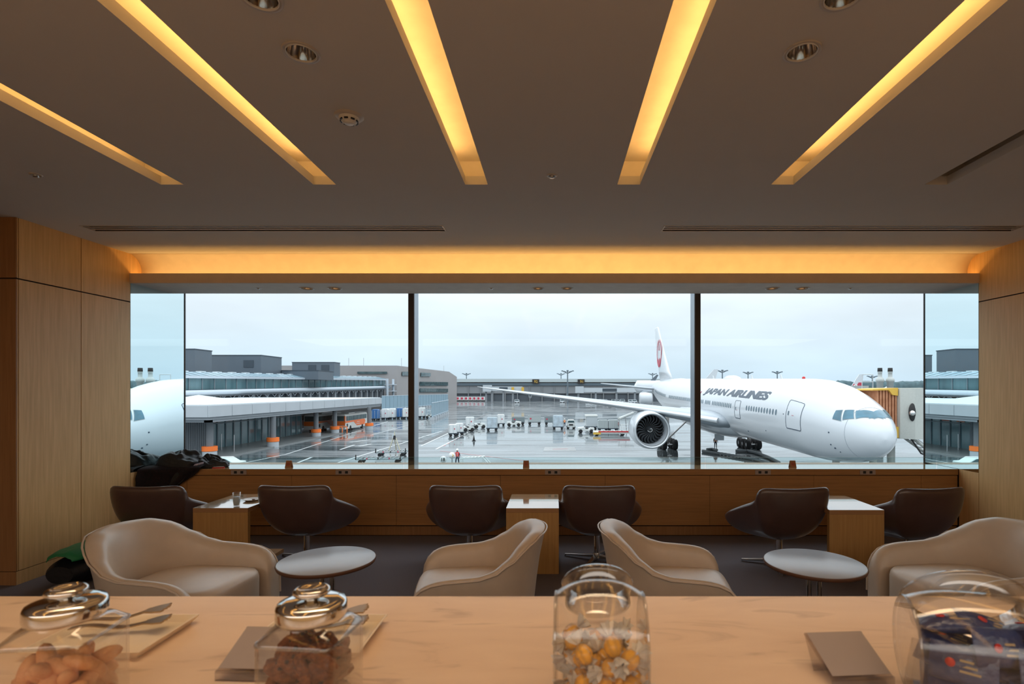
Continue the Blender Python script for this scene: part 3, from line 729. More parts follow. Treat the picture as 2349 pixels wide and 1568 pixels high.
for i, p in enumerate(pl):
    o = cko if i == 0 else copy_tree(cko)
    o.location = (J2[0]+p.x, J2[1]+p.y, CT+p.z); o.rotation_euler = (random.uniform(.2, 1.5), random.uniform(-.6, .6), random.uniform(0, 6))
# slanted candy jars: a drum lying on its rounded side, its mouth tilted away from the camera
def candy_jar(x, y, rz, w, hgt, dep, label, seed):
    r = empty('candy_jar', (x, y, CT), rz, label, 'jar', 'slanted glass jars on the bar')
    # outline in (a: along depth, z) swept across the width w
    def shell(k):
        out = []
        for i in range(13):
            t = i/12; X = -w+2*w*t
            s_ = 1-.20*abs(2*t-1)**2.6
            ring_ = []
            for j in range(36):
                a = 2*pi*j/36
                zz = hgt*.47+hgt*.47*sin(a)*s_; yy = dep*.5*cos(a)*s_
                if zz < .004: zz = .004
                ring_.append((X*k, yy*k, .004+(zz-.004)*(k if k == 1 else .985)+(0 if k == 1 else .002)))
            out.append(ring_)
        return out
    q = MB(); q.rings(shell(1.0)); q.rings([list(reversed(g)) for g in shell(.955)])
    q.build('glass_body', M['jarglass'], r, subsurf=1)
    # thick glass rims of the two flat cheeks
    for s_ in (-1, 1):
        pts = [(s_*w*.985, dep*.5*cos(2*pi*j/40)*.80, hgt*.47+hgt*.47*sin(2*pi*j/40)*.80) for j in range(41)]
        MB().tube(pts, .0022, 8).build('cheek_rim', M['rimglass'], r)
    m4 = Matrix.Translation((0, dep*.36, hgt*(.72 if w < .08 else .66))) @ Matrix.Rotation(radians(-48), 4, 'X')
    MB().lathe([(w*.78, -.012), (w*.78, .012), (w*.86, .016), (w*.88, .022), (w*.84, .026), (w*.74, .024), (w*.73, -.012)], 48, m4).build('mouth_rim', M['rimglass'], r)
    return r
J3 = (.067, .80); J4 = (.640, .80)
candy_jar(*J3, -.03, .066, .208, .16, 'slanted glass candy jar of wrapped yellow sweets in the middle of the bar', 1)
candy_jar(*J4, -.32, .100, .186, .18, 'slanted glass jar full of blue snack packets at the right end of the bar', 2)
M['wrapper_w'] = mat('frosted_wrapper', (.72, .68, .62), .25)
cn = empty('wrapped_candy', (0, 0, 0), 0, 'yellow sweet in a clear twist wrapper inside the middle jar', 'candy', 'wrapped sweets in the middle jar')
cn.scale = (1.2,)*3; MB().ball((0, 0, 0), (.0125, .0115, .010), 12).build('sweet', M['candy'], cn)
q = MB(); rg = []
for X, rr in ((-.026, .012), (-.020, .009), (-.0135, .003), (-.009, .010), (0, .0125), (.009, .010), (.0135, .003), (.020, .009), (.026, .012)):
    rg.append([(X, rr*cos(2*pi*i/14)*(1+.25*(-1)**i), rr*.75*sin(2*pi*i/14)*(1+.25*(-1)**i)) for i in range(14)])
q.rings(rg, sm=False, caps=False); q.mi = [1 if abs(sum(q.v[i][0] for i in f)/len(f)) > .0135 else 0 for f in q.f]; q.build('wrapper', [M['wrapper'], M['wrapper_w']], cn)
pl = scatter(46, lambda: Vector((random.uniform(-.048, .048), random.uniform(-.058, .058), random.uniform(.014, .125))), lambda p: (p.y/.062)**2+((p.z-.094)/.082)**2 < .94 and p.z < .105+.03*noise.noise(p*25), .0185, 9000)
for i, p in enumerate(pl):
    o = cn if i == 0 else copy_tree(cn)
    o.location = (J3[0]+p.x, J3[1]+p.y, CT+p.z); o.rotation_euler = (random.uniform(0, 6), random.uniform(-1, 1), random.uniform(0, 6))
# blue snack packets
M['packet'] = mat('blue_foil', (.012, .030, .13), .28, spec=.7, nscale=30, ramp2=(.03, .06, .20), bump=.4, bscale=60)
pk = empty('snack_packet', (0, 0, 0), 0, 'dark blue foil snack packet with a red dot inside the right jar', 'packet', 'blue packets in the right jar')
q = MB(); rg = []
for k in range(9):
    t = k/8; X = -.040+.080*t; h = .0115*sin(pi*t)**.55+.0006
    rg.append([(X, .026*cos(2*pi*i/16), h*sin(2*pi*i/16)) for i in range(16)])
q.rings(rg); q.build('foil_pouch', M['packet'], pk)
q = MB(); q.lathe([(0, .0122), (.006, .0122), (.006, .0112)], 20, Matrix.Translation((-.013, 0, 0))); q.build('red_dot', M['red'], pk)
q = MB()
for j in range(3): q.box(-.002, .022-.004*j, -.010+j*.007, -.007+j*.007, .0100, .0118)
q.build('printed_lines', mat('gold_print', (.45, .36, .22), .5), pk)
ca, sa = cos(-.32), sin(-.32)
pk_l = []
for lay in range(5):
    for col_ in range(3):
        z = .024+lay*.026; hw = .070*sqrt(max(.05, 1-((z-.082)/.082)**2))
        pk_l.append((-.048+.048*col_+random.uniform(-.006, .006), random.uniform(-.25, .25)*hw-.012, z, random.uniform(-.4, .4)))
pk_l += [(-.045, -.056, .09, 1), (.0, -.05, .118, 1), (.05, -.054, .085, 1), (-.045, -.052, .05, 1), (.04, -.052, .045, 1)]
for i, (x, y, z, a) in enumerate(pk_l):
    o = pk if i == 0 else copy_tree(pk)
    o.location = (J4[0]+x*ca-y*sa, J4[1]+x*sa+y*ca, CT+z)
    o.rotation_euler = (radians(70) if a == 1 else random.uniform(-.5, .5), random.uniform(-.3, .3), -.32+random.uniform(-.7, .7)+(0 if a == 1 else pi/2*0))

# ================================================================ THE APRON
def apron_mat():
    m = bpy.data.materials.new('wet_concrete'); m.use_nodes = True; t = m.node_tree; b = t.nodes['Principled BSDF']
    tcn = t.nodes.new('ShaderNodeTexCoord')
    def nz_(scale, st, det=5, dist=0):
        mpn = t.nodes.new('ShaderNodeMapping'); mpn.inputs['Scale'].default_value = st; t.links.new(tcn.outputs['Object'], mpn.inputs[0])
        n = t.nodes.new('ShaderNodeTexNoise'); n.inputs['Scale'].default_value = scale; n.inputs['Detail'].default_value = det; n.inputs['Distortion'].default_value = dist
        t.links.new(mpn.outputs[0], n.inputs['Vector']); return n
    def rmp(n, p0, c0, p1, c1):
        r = t.nodes.new('ShaderNodeValToRGB'); r.color_ramp.elements[0].position = p0; r.color_ramp.elements[1].position = p1
        r.color_ramp.elements[0].color = (*c0, 1); r.color_ramp.elements[1].color = (*c1, 1); t.links.new(n.outputs[0], r.inputs[0]); return r
    a = nz_(.10, (.45, 1.5, 1), 7, .6); c = rmp(a, .35, (.07, .085, .092), .68, (.20, .225, .235))
    t.links.new(c.outputs[0], b.inputs['Base Color'])
    p = nz_(.22, (.30, 1.5, 1), 6, 1.2); rr = rmp(p, .42, (.04, .04, .04), .60, (.34, .34, .34)); t.links.new(rr.outputs[0], b.inputs['Roughness'])
    b.inputs['Specular IOR Level'].default_value = .75; b.inputs['Coat Weight'].default_value = .35; b.inputs['Coat Roughness'].default_value = .03
    f = nz_(1.6, (1, 1, 1), 3); bp = t.nodes.new('ShaderNodeBump'); bp.inputs['Strength'].default_value = .05; bp.inputs['Distance'].default_value = .03
    t.links.new(f.outputs[0], bp.inputs['Height']); t.links.new(bp.outputs[0], b.inputs['Normal'])
    return m
M['apron'] = apron_mat()
o = MB().add([(-900, 7.5, GZ), (1200, 7.5, GZ), (1200, 1500, GZ), (-900, 1500, GZ)], [(0, 1, 2, 3)]).build('ground', M['apron']); struct(o)
M['paint_w'] = mat('white_road_paint', (.62, .64, .64), .3)
M['paint_r'] = mat('red_road_paint', (.40, .17, .17), .3)
M['paint_y'] = mat('yellow_road_paint', (.62, .42, .12), .4)
M['slab'] = mat('dry_grey_patch', (.42, .43, .43), .5)
M['dark_asphalt'] = mat('slot_drain', (.04, .045, .05), .4)
def line(p, q_, w, m, z=.012, dash=0):
    b = MB(); p = Vector(p); q_ = Vector(q_); d = (q_-p); Ln = d.length; d.normalize(); n = Vector((-d.y, d.x, 0))*w/2; u = Vector((0, 0, z))
    segs = [(0, Ln)] if not dash else [(k*dash*2, min(Ln, k*dash*2+dash)) for k in range(int(Ln/dash/2)+1)]
    for a, c in segs: b.add([p+d*a-n+u, p+d*c-n+u, p+d*c+n+u, p+d*a+n+u], [(0, 1, 2, 3)])
    return b, m
def road(px0, py0, px1, py1, w, m, nm='lane_line', dash=0, z=.012):
    b, m = line(G(px0, py0), G(px1, py1), w, m, z, dash); o = b.build(nm, m); struct(o)
road(655, 1042, 890, 966, .25, M['paint_w'])
road(430, 1088, 655, 1042, .25, M['paint_w'])
road(725, 1076, 1015, 988, .25, M['paint_w'])
road(965, 1023, 1035, 990, .25, M['paint_w'])
road(964, 1018, 1120, 948, .9, M['dark_asphalt'])
road(1000, 1030, 1082, 987, .28, M['paint_w']); road(1018, 1023, 1076, 990, .2, M['paint_r'], dash=1.5)
road(680, 1062, 716, 1048, .3, M['paint_w']); road(780, 1031, 813, 1020, .3, M['paint_w'])
road(802, 1014, 850, 1008, .5, M['paint_w']); road(822, 1023, 852, 1018, .5, M['paint_w'])
road(1010, 1034, 1200, 1056, .3, M['paint_r'])
road(850, 998, 1010, 955, .2, M['paint_w'])
for y in (918, 922, 927, 934, 941): road(1060, y, 1560, y+.6, .35 if y > 925 else .8, M['slab'])
for y in (1009, 1021): road(1040, y, 1560, y+1, .12, M['dark_asphalt'])
a = [G(1250, 1025), G(1318, 1025), G(1322, 1034), G(1246, 1034)]
o = MB().add([v+Vector((0, 0, .015)) for v in a], [(3, 2, 1, 0)]).build('stand_marking', M['slab']); struct(o)
road(1268, 1030, 1302, 1029, .7, M['paint_r'], z=.02)
# kerbed pavement under the canopy
o = MB().box(-62, -38.2, 60, 97, GZ, GZ+.14).build('pavement', mat('pavement_concrete', (.20, .21, .21), .35)); struct(o)

# ---------------------------------------------------------------- the airliner
M['jet'] = mat('aircraft_white', (.66, .69, .72), .22, spec=.5, nscale=.4, namt=.01, coat=.3)
M['jet_grey'] = mat('wing_grey', (.42, .46, .50), .32, spec=.5, nscale=.5)
M['lip'] = mat('polished_lip', (.66, .68, .70), .22, .6)
M['fan'] = mat('fan_blade', (.045, .05, .055), .35, .5)
M['fandark'] = mat('fan_duct', (.04, .045, .05), .45)
M['lettering'] = mat('airline_lettering', (.055, .085, .12), .4)
M['crane'] = mat('tail_emblem_red', (.52, .05, .09), .4)
M['cabwin'] = mat('cabin_window_dark', (.10, .16, .20), .15)
M['cockpit'] = mat('cockpit_glass', (.035, .11, .15), .12, coat=.3, nscale=.8, ramp2=(.08, .24, .34))
DN = 34.4; R = 3.1
ax = Vector((-.0177, 1, .02114)).normalized()
NOSE = Vector((21.26, DN, EYE-3.1+.02114*DN))
side = Vector((-1, -.0177, 0)).normalized()     # starboard, toward the picture's left
upv = side.cross(ax); upv = -upv if upv.z < 0 else upv
RT = [(0, .02), (.12, .52), (.35, .88), (.8, 1.28), (1.4, 1.66), (2.2, 2.05), (3.2, 2.40), (4.4, 2.70), (5.8, 2.93), (7.5, 3.06), (9.5, 3.1), (46, 3.1), (52, 3.0), (58, 2.6), (64, 1.95), (70, 1.15), (73.5, .35)]
CTb = [(0, -.82), (.8, -.72), (1.6, -.62), (3, -.42), (4.5, -.24), (6, -.12), (8, -.03), (9.5, 0), (48, 0), (58, .42), (66, .95), (73.5, 1.55)]
def lin(tab, x):
    for (a, va), (b_, vb) in zip(tab[:-1], tab[1:]):
        if x <= b_: return va+(vb-va)*(x-a)/(b_-a)
    return tab[-1][1]
def smooth(tab, x):
    return sum(lin(tab, max(0, x+d)) for d in (-.12, 0, .12))/3 if x > .6 else lin(tab, x)
def ring_at(s, n=72):
    r = smooth(RT, s); c = smooth(CTb, s); pts = []
    for i in range(n):
        t = 2*pi*i/n; y_, z_ = cos(t)*r, sin(t)*r
        if s < 9 and z_ > 0: z_ *= 1-.055*sin(pi*min(1, s/7))      # flatter brow above the flight deck
        pts.append(NOSE+ax*s+side*y_+upv*(z_+c))
    return pts
jet = empty('airliner', (NOSE.x, NOSE.y+30, GZ), 0, 'white twin-engine airliner with dark lettering parked nose-right on the wet apron', 'airplane')
joff = -Vector(jet.location)
def jput(mb, name, m, parent=None, **k):
    mb.v = [tuple(Vector(v)+joff) for v in mb.v]
    return mb.build(name, m, parent or jet, **k)
ss = [0, .04, .12, .22, .35, .55, .8, 1.1, 1.4, 1.8, 2.2, 2.7, 3.2, 3.8, 4.4, 5.1, 5.8, 6.6, 7.5, 8.5, 9.5]+[12+2*k for k in range(18)]+[48, 50, 52, 54, 56, 58, 60, 62, 64, 66, 68, 70, 72, 73.5]
fus = MB(); fus.rings([ring_at(s) for s in ss])
bvh = BVHTree.FromPolygons([Vector(v) for v in fus.v], fus.f)
jput(fus, 'fuselage', M['jet'], weld=True)
EYEV = Vector((0, 0, EYE))
def hit(px, py):
    d = Vector(((px-VX)/FPX, 1, -(py-VY)/FPX)).normalized()
    h = bvh.ray_cast(EYEV, d)
    return (h[0], h[1]) if h[0] is not None else (None, None)
def inv(px, py):
    h, _ = hit(px, py)
    if h is None: return None
    v = h-NOSE; s = v.dot(ax); c = smooth(CTb, s)
    return s, math.atan2(v.dot(upv)-c, v.dot(side))
def surf(s, ph, off=.015, sd=1):
    r = smooth(RT, s); c = smooth(CTb, s); z = sin(ph)*r
    if s < 9 and z > 0: z *= 1-.055*sin(pi*min(1, s/7))
    n = side*cos(ph)*sd+upv*sin(ph)
    return NOSE+ax*s+side*cos(ph)*r*sd+upv*(z+c)+n*off
def patch(q4, off=.02, nx=8, ny=8, sd=1):
    "quad of (s, phi) corners, bilinear, laid on the skin"
    vs = []; fs = []
    for j in range(ny+1):
        for i in range(nx+1):
            u, v = i/nx, j/ny
            s = (q4[0][0]*(1-u)+q4[1][0]*u)*(1-v)+(q4[3][0]*(1-u)+q4[2][0]*u)*v
            p = (q4[0][1]*(1-u)+q4[1][1]*u)*(1-v)+(q4[3][1]*(1-u)+q4[2][1]*u)*v
            vs.append(surf(s, p, off, sd))
    for j in range(ny):
        for i in range(nx): a = j*(nx+1)+i; fs.append((a, a+1, a+nx+2, a+nx+1))
    return MB().add(vs, fs, 0, True)
# flight-deck windows
wins = [[(235, 825), (275, 738), (343, 736), (322, 848)], [(343, 836), (370, 738), (462, 738), (460, 826)], [(486, 826), (486, 745), (640, 757), (670, 830)], [(672, 832), (668, 757), (722, 740), (788, 828)]]
for w in wins:
    q4 = [inv(1860+x/4.61, 780+y/4.61) for x, y in w]
    if any(c is None for c in q4): continue
    cs_ = sum(c[0] for c in q4)/4; cp_ = sum(c[1] for c in q4)/4
    for sd in (1, -1):
        fr = [(cs_+(c[0]-cs_)*1.10, cp_+(c[1]-cp_)*1.12) for c in q4]
        f = jput(patch(fr, .012, sd=sd), 'window_frame', mat('window_frame_grey', (.34, .38, .40), .3)); jput(patch(q4, .03, sd=sd), 'flight_deck_window', M['cockpit'])
# radome seam
q = MB(); c1 = None
for seg in (lambda t: surf(1.62+.10*sin(t), t, .008),):
    pts = [seg(2*pi*k/64) for k in range(65)]; q.tube(pts, .012, 5)
jput(q, 'radome_seam', M['jet_grey'])
# doors (outline tubes with rounded corners, as frames)
def door(pxa, pxb, ptop, pbot, name='cabin_door'):
    a = inv(pxa, (ptop+pbot)/2); b_ = inv(pxb, (ptop+pbot)/2); s0, s1 = sorted((a[0], b_[0])); p1 = inv((pxa+pxb)/2, ptop)[1]; p0 = inv((pxa+pxb)/2, pbot)[1]
    pts = []
    for cs0, cp0, t0 in ((s1-.15, p1-.05, 0), (s0+.15, p1-.05, pi/2), (s0+.15, p0+.05, pi), (s1-.15, p0+.05, 3*pi/2)):
        for k in range(5): t = t0+pi/2*k/4; pts.append((cs0+.15*cos(t), cp0+.05*sin(t)))
    full = []
    for i in range(len(pts)):
        u, v = pts[i], pts[(i+1) % len(pts)]
        for k in range(6): full.append((u[0]+(v[0]-u[0])*k/6, u[1]+(v[1]-u[1])*k/6))
    full.append(full[0])
    d = jput(patch([(s0, p0), (s1, p0), (s1, p1), (s0, p1)], .008), name, M['jet'])
    jput(MB().tube([surf(s, p, .012) for s, p in full], .022, 5), 'door_outline', M['lettering'], d)
    jput(patch([(s0+.05, p0-.012), (s1-.05, p0-.012), (s1-.05, p0+.01), (s0+.05, p0+.01)], .03, 8, 1), 'door_sill', M['lettering'], d)
    m_ = (s0+s1)/2; pm = p0+(p1-p0)*.52
    jput(patch([(s1-.42, pm-.045), (s1-.27, pm-.045), (s1-.27, pm+.06), (s1-.42, pm+.06)], .03, 2, 6), 'door_window', M['cabwin'], d)
    jput(patch([(m_-.1, pm-.035), (m_+.18, pm-.035), (m_+.18, pm-.025), (m_-.1, pm-.025)], .03, 2, 2), 'handle_mark', M['crane'], d)
    return s0, s1
d1 = door(1803, 1838, 918, 984)
d2 = door(1685, 1697, 918, 958)
# cabin windows: one small oval each, row fitted to the photographed row
w1 = inv(1780, 945); w2 = inv(1712.5, 935)
def oval(s, ph):
    n = 12; vs = [surf(s+.15*cos(2*pi*i/n), ph+.080*sin(2*pi*i/n), .014) for i in range(n)]
    return MB().add(vs, [tuple(range(n))], 0, False)
s_a, s_b = w1[0], w2[0]; phw = w1[1]
step = (s_b-s_a)/11
k = 0; s = s_a; cnt = 0
while s < 62 and cnt < 96:
    if not (d1[0]-.3 < s < d1[1]+.3) and not (s_b+.15 < s < d2[1]+1.1) and not (33.0 < s < 34.6) and not (47.5 < s < 49.5) and k not in (31, 36):
        if s < 20 or k % 1 == 0: jput(oval(s, phw), 'cabin_window', M['cabwin']); cnt += 1
    s += .53 if s > s_b+.1 else step; k += 1
# lettering
A = inv(1611.6, 906); B_ = inv(1754.5, 924); Ct = inv(1625.4, 889.7); D_ = inv(1773.4, 898.3)
vs, fs = text_mesh('JAPAN AIRLINES', 1, .0, .045, .96, 10)
x0 = min(v.x for v in vs); x1 = max(v.x for v in vs); y0 = min(v.y for v in vs); y1 = max(v.y for v in vs)
out = []
for v in vs:
    u = (v.x-x0)/(x1-x0); w = (v.y-y0)/(y1-y0)
    sb = A[0]+(B_[0]-A[0])*u; st = Ct[0]+(D_[0]-Ct[0])*u
    pb = A[1]+(B_[1]-A[1])*u; pt = Ct[1]+(D_[1]-Ct[1])*u
    out.append(surf(sb*(1-w)+st*w, pb*(1-w)+pt*w, .02))
jput(MB().add(out, fs), 'lettering', M['lettering'])
e1 = inv(1607.5, 900)
if e1: jput(patch([(e1[0]-.2, e1[1]-.04), (e1[0]+.25, e1[1]-.04), (e1[0]-.05, e1[1]+.07), (e1[0]-.25, e1[1]+.06)], .02, 2, 2), 'small_emblem', M['crane'])
# small marks: probes, ports, antennas
for px, py, r_ in ((1901, 991, .06), (1906, 1019, .06), (1916, 1027, .07), (1928, 1036, .05), (1661, 961, .05), (1717, 988, .07), (1797, 949, .05), (1757, 987, .05)):
    h, n = hit(px, py)
    if h is not None: jput(MB().ball(h, (r_, r_, r_), 8), 'probe', M['lettering'])
fwd = -ax
q = MB(); q.rings([[NOSE+ax*s+side*(w*cos(t))+upv*(R-.12+h*sin(t)) for t in [pi*i/12 for i in range(13)]] for s, w, h in ((26, .05, .05), (26.6, .5, .35), (27.6, .62, .5), (29.3, .62, .5), (30.2, .45, .3), (30.8, .05, .05))], caps=False, closed=False)
jput(q, 'antenna_fairing', M['jet'])
for s in (15, 22, 35): jput(MB().prism([NOSE+ax*s+upv*(R-.05), NOSE+ax*(s+.5)+upv*(R-.05), NOSE+ax*(s+.55)+upv*(R+.4), NOSE+ax*(s+.35)+upv*(R+.4)], side*.04), 'blade_antenna', M['jet'])
jput(MB().ball(NOSE+ax*11+upv*(R+.05), .14, 10), 'beacon', M['red'])
# belly fairing
q = MB(); rg = []
for s, w, h in ((20.5, .3, .1), (21.5, 1.7, .8), (23, 2.75, 1.35), (25, 3.35, 1.7), (28, 3.65, 1.85), (34, 3.7, 1.9), (40, 3.5, 1.75), (44, 2.6, 1.2), (47, .5, .2)):
    rg.append([NOSE+ax*s+side*(w*cos(2*pi*i/40)*abs(cos(2*pi*i/40))**-.15 if abs(cos(2*pi*i/40)) > .02 else 0)+upv*(-1.75+h*sin(2*pi*i/40)) for i in range(40)])
q.rings(rg); jput(q, 'belly_fairing', M['jet'])
# airfoil surfaces
def foil(le, chord, th, span_dir=None, vert=False, n=12):
    pts = []
    xs_ = [(1-cos(pi*k/n))/2 for k in range(n+1)]
    def yt(x): return 5*th*(.2969*sqrt(x)-.126*x-.3516*x*x+.2843*x**3-.1036*x**4)
    nn = side if vert else upv
    for x in xs_: pts.append(le+ax*chord*x+nn*(yt(x)*chord))
    for x in reversed(xs_[1:-1]): pts.append(le+ax*chord*x-nn*(yt(x)*chord))
    return pts
def wing(sd):
    q = MB(); secs = [(2.4, 21.3, 14.5, .13, -1.45), (3.6, 22.3, 13.5, .125, -1.35), (6.5, 24.9, 11.2, .12, -.95), (9.8, 27.6, 9.0, .11, -.50), (14, 31.3, 7.3, .105, -.02), (20, 36.6, 5.3, .10, .62), (26, 41.8, 3.7, .095, 1.22), (30, 45.4, 2.5, .09, 1.62), (31.4, 47.6, 1.5, .09, 1.74), (32.4, 50.0, .45, .09, 1.85)]
    q.rings([foil(NOSE+side*sd*y+ax*s+upv*z, c, t) for y, s, c, t, z in secs])
    w = jput(q, 'wing', M['jet_grey'], weld=True)
    jput(MB().tube([NOSE+side*sd*y+ax*(s-.02)+upv*(z+.0) for y, s, c, t, z in secs[1:]], [max(.03, c*t*.19) for y, s, c, t, z in secs[1:]], 12), 'leading_edge', M['lip'], w)
    for y, s, z in ((13.2, 37.4, -.35), (19.0, 40.4, .25), (24.0, 43.2, .75)):
        q = MB(); base = NOSE+side*sd*y+ax*s+upv*z
        q.rings([[base+ax*a+side*(r_*.8*cos(2*pi*i/12))+upv*(r_*1.2*sin(2*pi*i/12)-.1) for i in range(12)] for a, r_ in ((-2.4, .03), (-1.6, .22), (0, .32), (1.2, .28), (2.4, .03))])
        jput(q, 'flap_fairing', M['jet_grey'], w)
    return w
wing(1); wing(-1)
for sd in (1, -1):
    q = MB(); q.rings([foil(NOSE+side*sd*y+ax*s+upv*z, c, .09) for y, s, c, z in ((.6, 62.5, 6.6, 1.2), (3, 64.5, 5.6, 1.35), (7, 68, 4.0, 1.75), (10.3, 71, 2.6, 2.1), (10.75, 71.8, 1.6, 2.15))])
    jput(q, 'tailplane', M['jet_grey'], weld=True)
q = MB(); finsec = [(57.0, 10.5, 2.6), (60.2, 8.6, 4.4), (63.3, 7.0, 7.2), (66.8, 5.0, 10.4), (69.2, 3.4, 12.9), (69.8, 2.6, 13.1)]
q.rings([foil(NOSE+ax*s+upv*z, c, .09, vert=True) for s, c, z in finsec]); fin = jput(q, 'fin', M['jet'], weld=True)
# red emblem on the fin
fc = NOSE+ax*67.0+upv*7.9
def onfin(a, z, off=.36): return fc+ax*a+upv*z+side*off
q = MB(); n = 48
ri = [onfin(1.62*cos(t), 2.05*sin(t)*1.05) for t in [2*pi*k/n for k in range(n)]]; ro = [onfin(2.0*cos(t), 2.55*sin(t)*1.05) for t in [2*pi*k/n for k in range(n)]]
gap = [k for k in range(n) if not (10 <= k <= 13)]
for k in gap: q.add([ri[k], ri[(k+1) % n], ro[(k+1) % n], ro[k]], [(0, 1, 2, 3)])
q.add([onfin(-1.5, -1.7), onfin(0, -2.6), onfin(1.5, -1.7), onfin(.7, -.9), onfin(0, -1.5), onfin(-.7, -.9)], [(0, 1, 2, 3, 4, 5)])
q.add([onfin(-.25, .5), onfin(.25, .5), onfin(.1, 1.3), onfin(.45, 1.6), onfin(-.05, 1.9), onfin(-.15, 1.3)], [(0, 1, 2, 3, 4, 5)])
jput(q, 'fin_emblem', M['crane'], fin, solid=.03)
# engines
def engine(sd):
    c0 = NOSE+side*sd*9.7+ax*26.5+upv*(-2.79)
    def rg(s, r, n=56): return [c0+ax*s+(side*cos(2*pi*i/n)+upv*sin(2*pi*i/n))*r for i in range(n)]
    q = MB(); q.rings([rg(s, r) for s, r in ((.32, 2.10), (.6, 2.17), (1.2, 2.24), (2.4, 2.27), (3.8, 2.17), (5.2, 1.85), (5.6, 1.72))], caps=False)
    e_ = jput(q, 'nacelle', M['jet'])
    q = MB(); q.rings([rg(s, r) for s, r in ((.33, 2.11), (.15, 2.07), (.04, 2.01), (0, 1.94), (.03, 1.87), (.14, 1.80), (.35, 1.74))], caps=False); jput(q, 'inlet_lip', M['lip'], e_)
    q = MB(); q.rings([rg(s, r) for s, r in ((.34, 1.745), (.8, 1.70), (1.6, 1.70), (2.2, 1.72))], caps=False); jput(q, 'inlet_duct', mat('inlet_lining', (.50, .53, .56), .5), e_)
    q = MB(); q.rings([rg(2.25, 1.72), rg(2.26, .02)], caps=False); jput(q, 'duct_back', mat('engine_depth', (.015, .018, .02), .8), e_)
    q = MB(); q.rings([rg(s, r) for s, r in ((5.0, 1.5), (6.2, 1.15), (7.2, .8))], caps=False); jput(q, 'core_nozzle', M['steel'], e_)
    for b_ in range(22):
        q = MB(); rgb = []
        for k in range(8):
            t = k/7; r_ = .42+1.25*t; a = 2*pi*b_/22+.55*sin(t*2.4)*.8-.2*t*t; tw = radians(28+38*t); ch = .33+.16*sin(pi*t)
            er = side*cos(a)+upv*sin(a); et = side*-sin(a)+upv*cos(a); base = c0+ax*1.75+er*r_
            cd_ = ax*cos(tw)+et*sin(tw); nn_ = ax*-sin(tw)+et*cos(tw)
            rgb.append([base-cd_*ch*.5, base+nn_*.03, base+cd_*ch*.5, base-nn_*.03])
        q.rings(rgb); bl = jput(q, 'fan_blade', M['fan'], e_)
    q = MB(); q.rings([rg(s, r, 32) for s, r in ((.95, .01), (1.0, .10), (1.2, .25), (1.5, .38), (1.85, .46))], caps=False); sp = jput(q, 'spinner', M['fandark'], e_)
    pts = [c0+ax*(.97+.35*(t/1.0)*.55)+(side*cos(1.0+5.0*t)+upv*sin(1.0+5.0*t))*(.10+.22*t) for t in [k/20 for k in range(21)]]
    jput(MB().tube(pts, .028, 6), 'spiral_mark', M['white'], sp)
    q = MB(); rgp = []
    for s, z0, z1, w in ((1.8, 2.1, 2.25, .1), (3.0, 1.9, 2.6, .28), (5.0, 1.5, 2.7, .32), (7.5, 1.2, 2.6, .25), (9.5, 1.9, 2.3, .08)):
        b0 = c0+ax*s; rgp.append([b0-side*w+upv*z0, b0+side*w+upv*z0, b0+side*w*.8+upv*z1, b0-side*w*.8+upv*z1])
    q.rings(rgp, sm=False); jput(q, 'pylon', M['jet'], e_)
engine(1); engine(-1)
# landing gear
def gear(lat, s, axles, rad, wid, top, name):
    base = NOSE+side*lat+ax*s; base.z = GZ+rad
    g = jput(MB().cyl(base, Vector((base.x, base.y, top)), .22, .26, 16), name, M['offwhite'])
    for k in range(axles):
        ay = (k-(axles-1)/2)*1.47
        for sx in ((-.98, -.42), (.42, .98)) if wid > .4 else ((-.45, -.1), (.1, .45)):
            c = base+Vector((0, ay, 0)); w0, w1_ = sx; q = MB()
            prof_ = [(rad*.45, w0), (rad*.88, w0), (rad, w0+.1), (rad, w1_-.1), (rad*.88, w1_), (rad*.45, w1_), (rad*.45, w0)]
            q.lathe(prof_, 28, Matrix.Translation(c) @ Matrix.Rotation(pi/2, 4, 'Y')); wh = jput(q, 'wheel', M['tyre'], g)
            jput(MB().cyl(c+Vector((w0+.06, 0, 0)), c+Vector((w1_-.06, 0, 0)), rad*.45, n=20), 'hub', M['steel'], wh)
        jput(MB().cyl(base+Vector((-.9, ay, 0)), base+Vector((.9, ay, 0)), .09, n=10), 'axle', M['steel'], g)
    if axles == 1: return g
    jput(MB().cyl(base+Vector((0, .3, .5)), base+Vector((-2.2 if lat > 0 else 2.2, 1.6, 3.0)), .08, n=10), 'side_brace', M['offwhite'], g)
    jput(MB().cyl(base+Vector((0, -.2, .6)), base+Vector((2.6 if lat > 0 else -2.6, -.3, 3.1)), .10, n=10), 'drag_brace', M['offwhite'], g)
    return g
gear(5.5, 37.5, 3, .68, .5, -1.6, 'main_gear'); gear(-5.5, 37.5, 3, .68, .5, -1.6, 'main_gear'); gear(0, 5.9, 1, .54, .3, -3.4, 'nose_gear')
pgd = P(1650, 1000, 66)
jput(MB().cbox(pgd, (1.15, .08, 1.0)), 'gear_door', M['jet'])
jput(MB().cyl(P(1650, 985, 66), P(1650, 997, 66), .05, n=8), 'door_link', M['steel'])

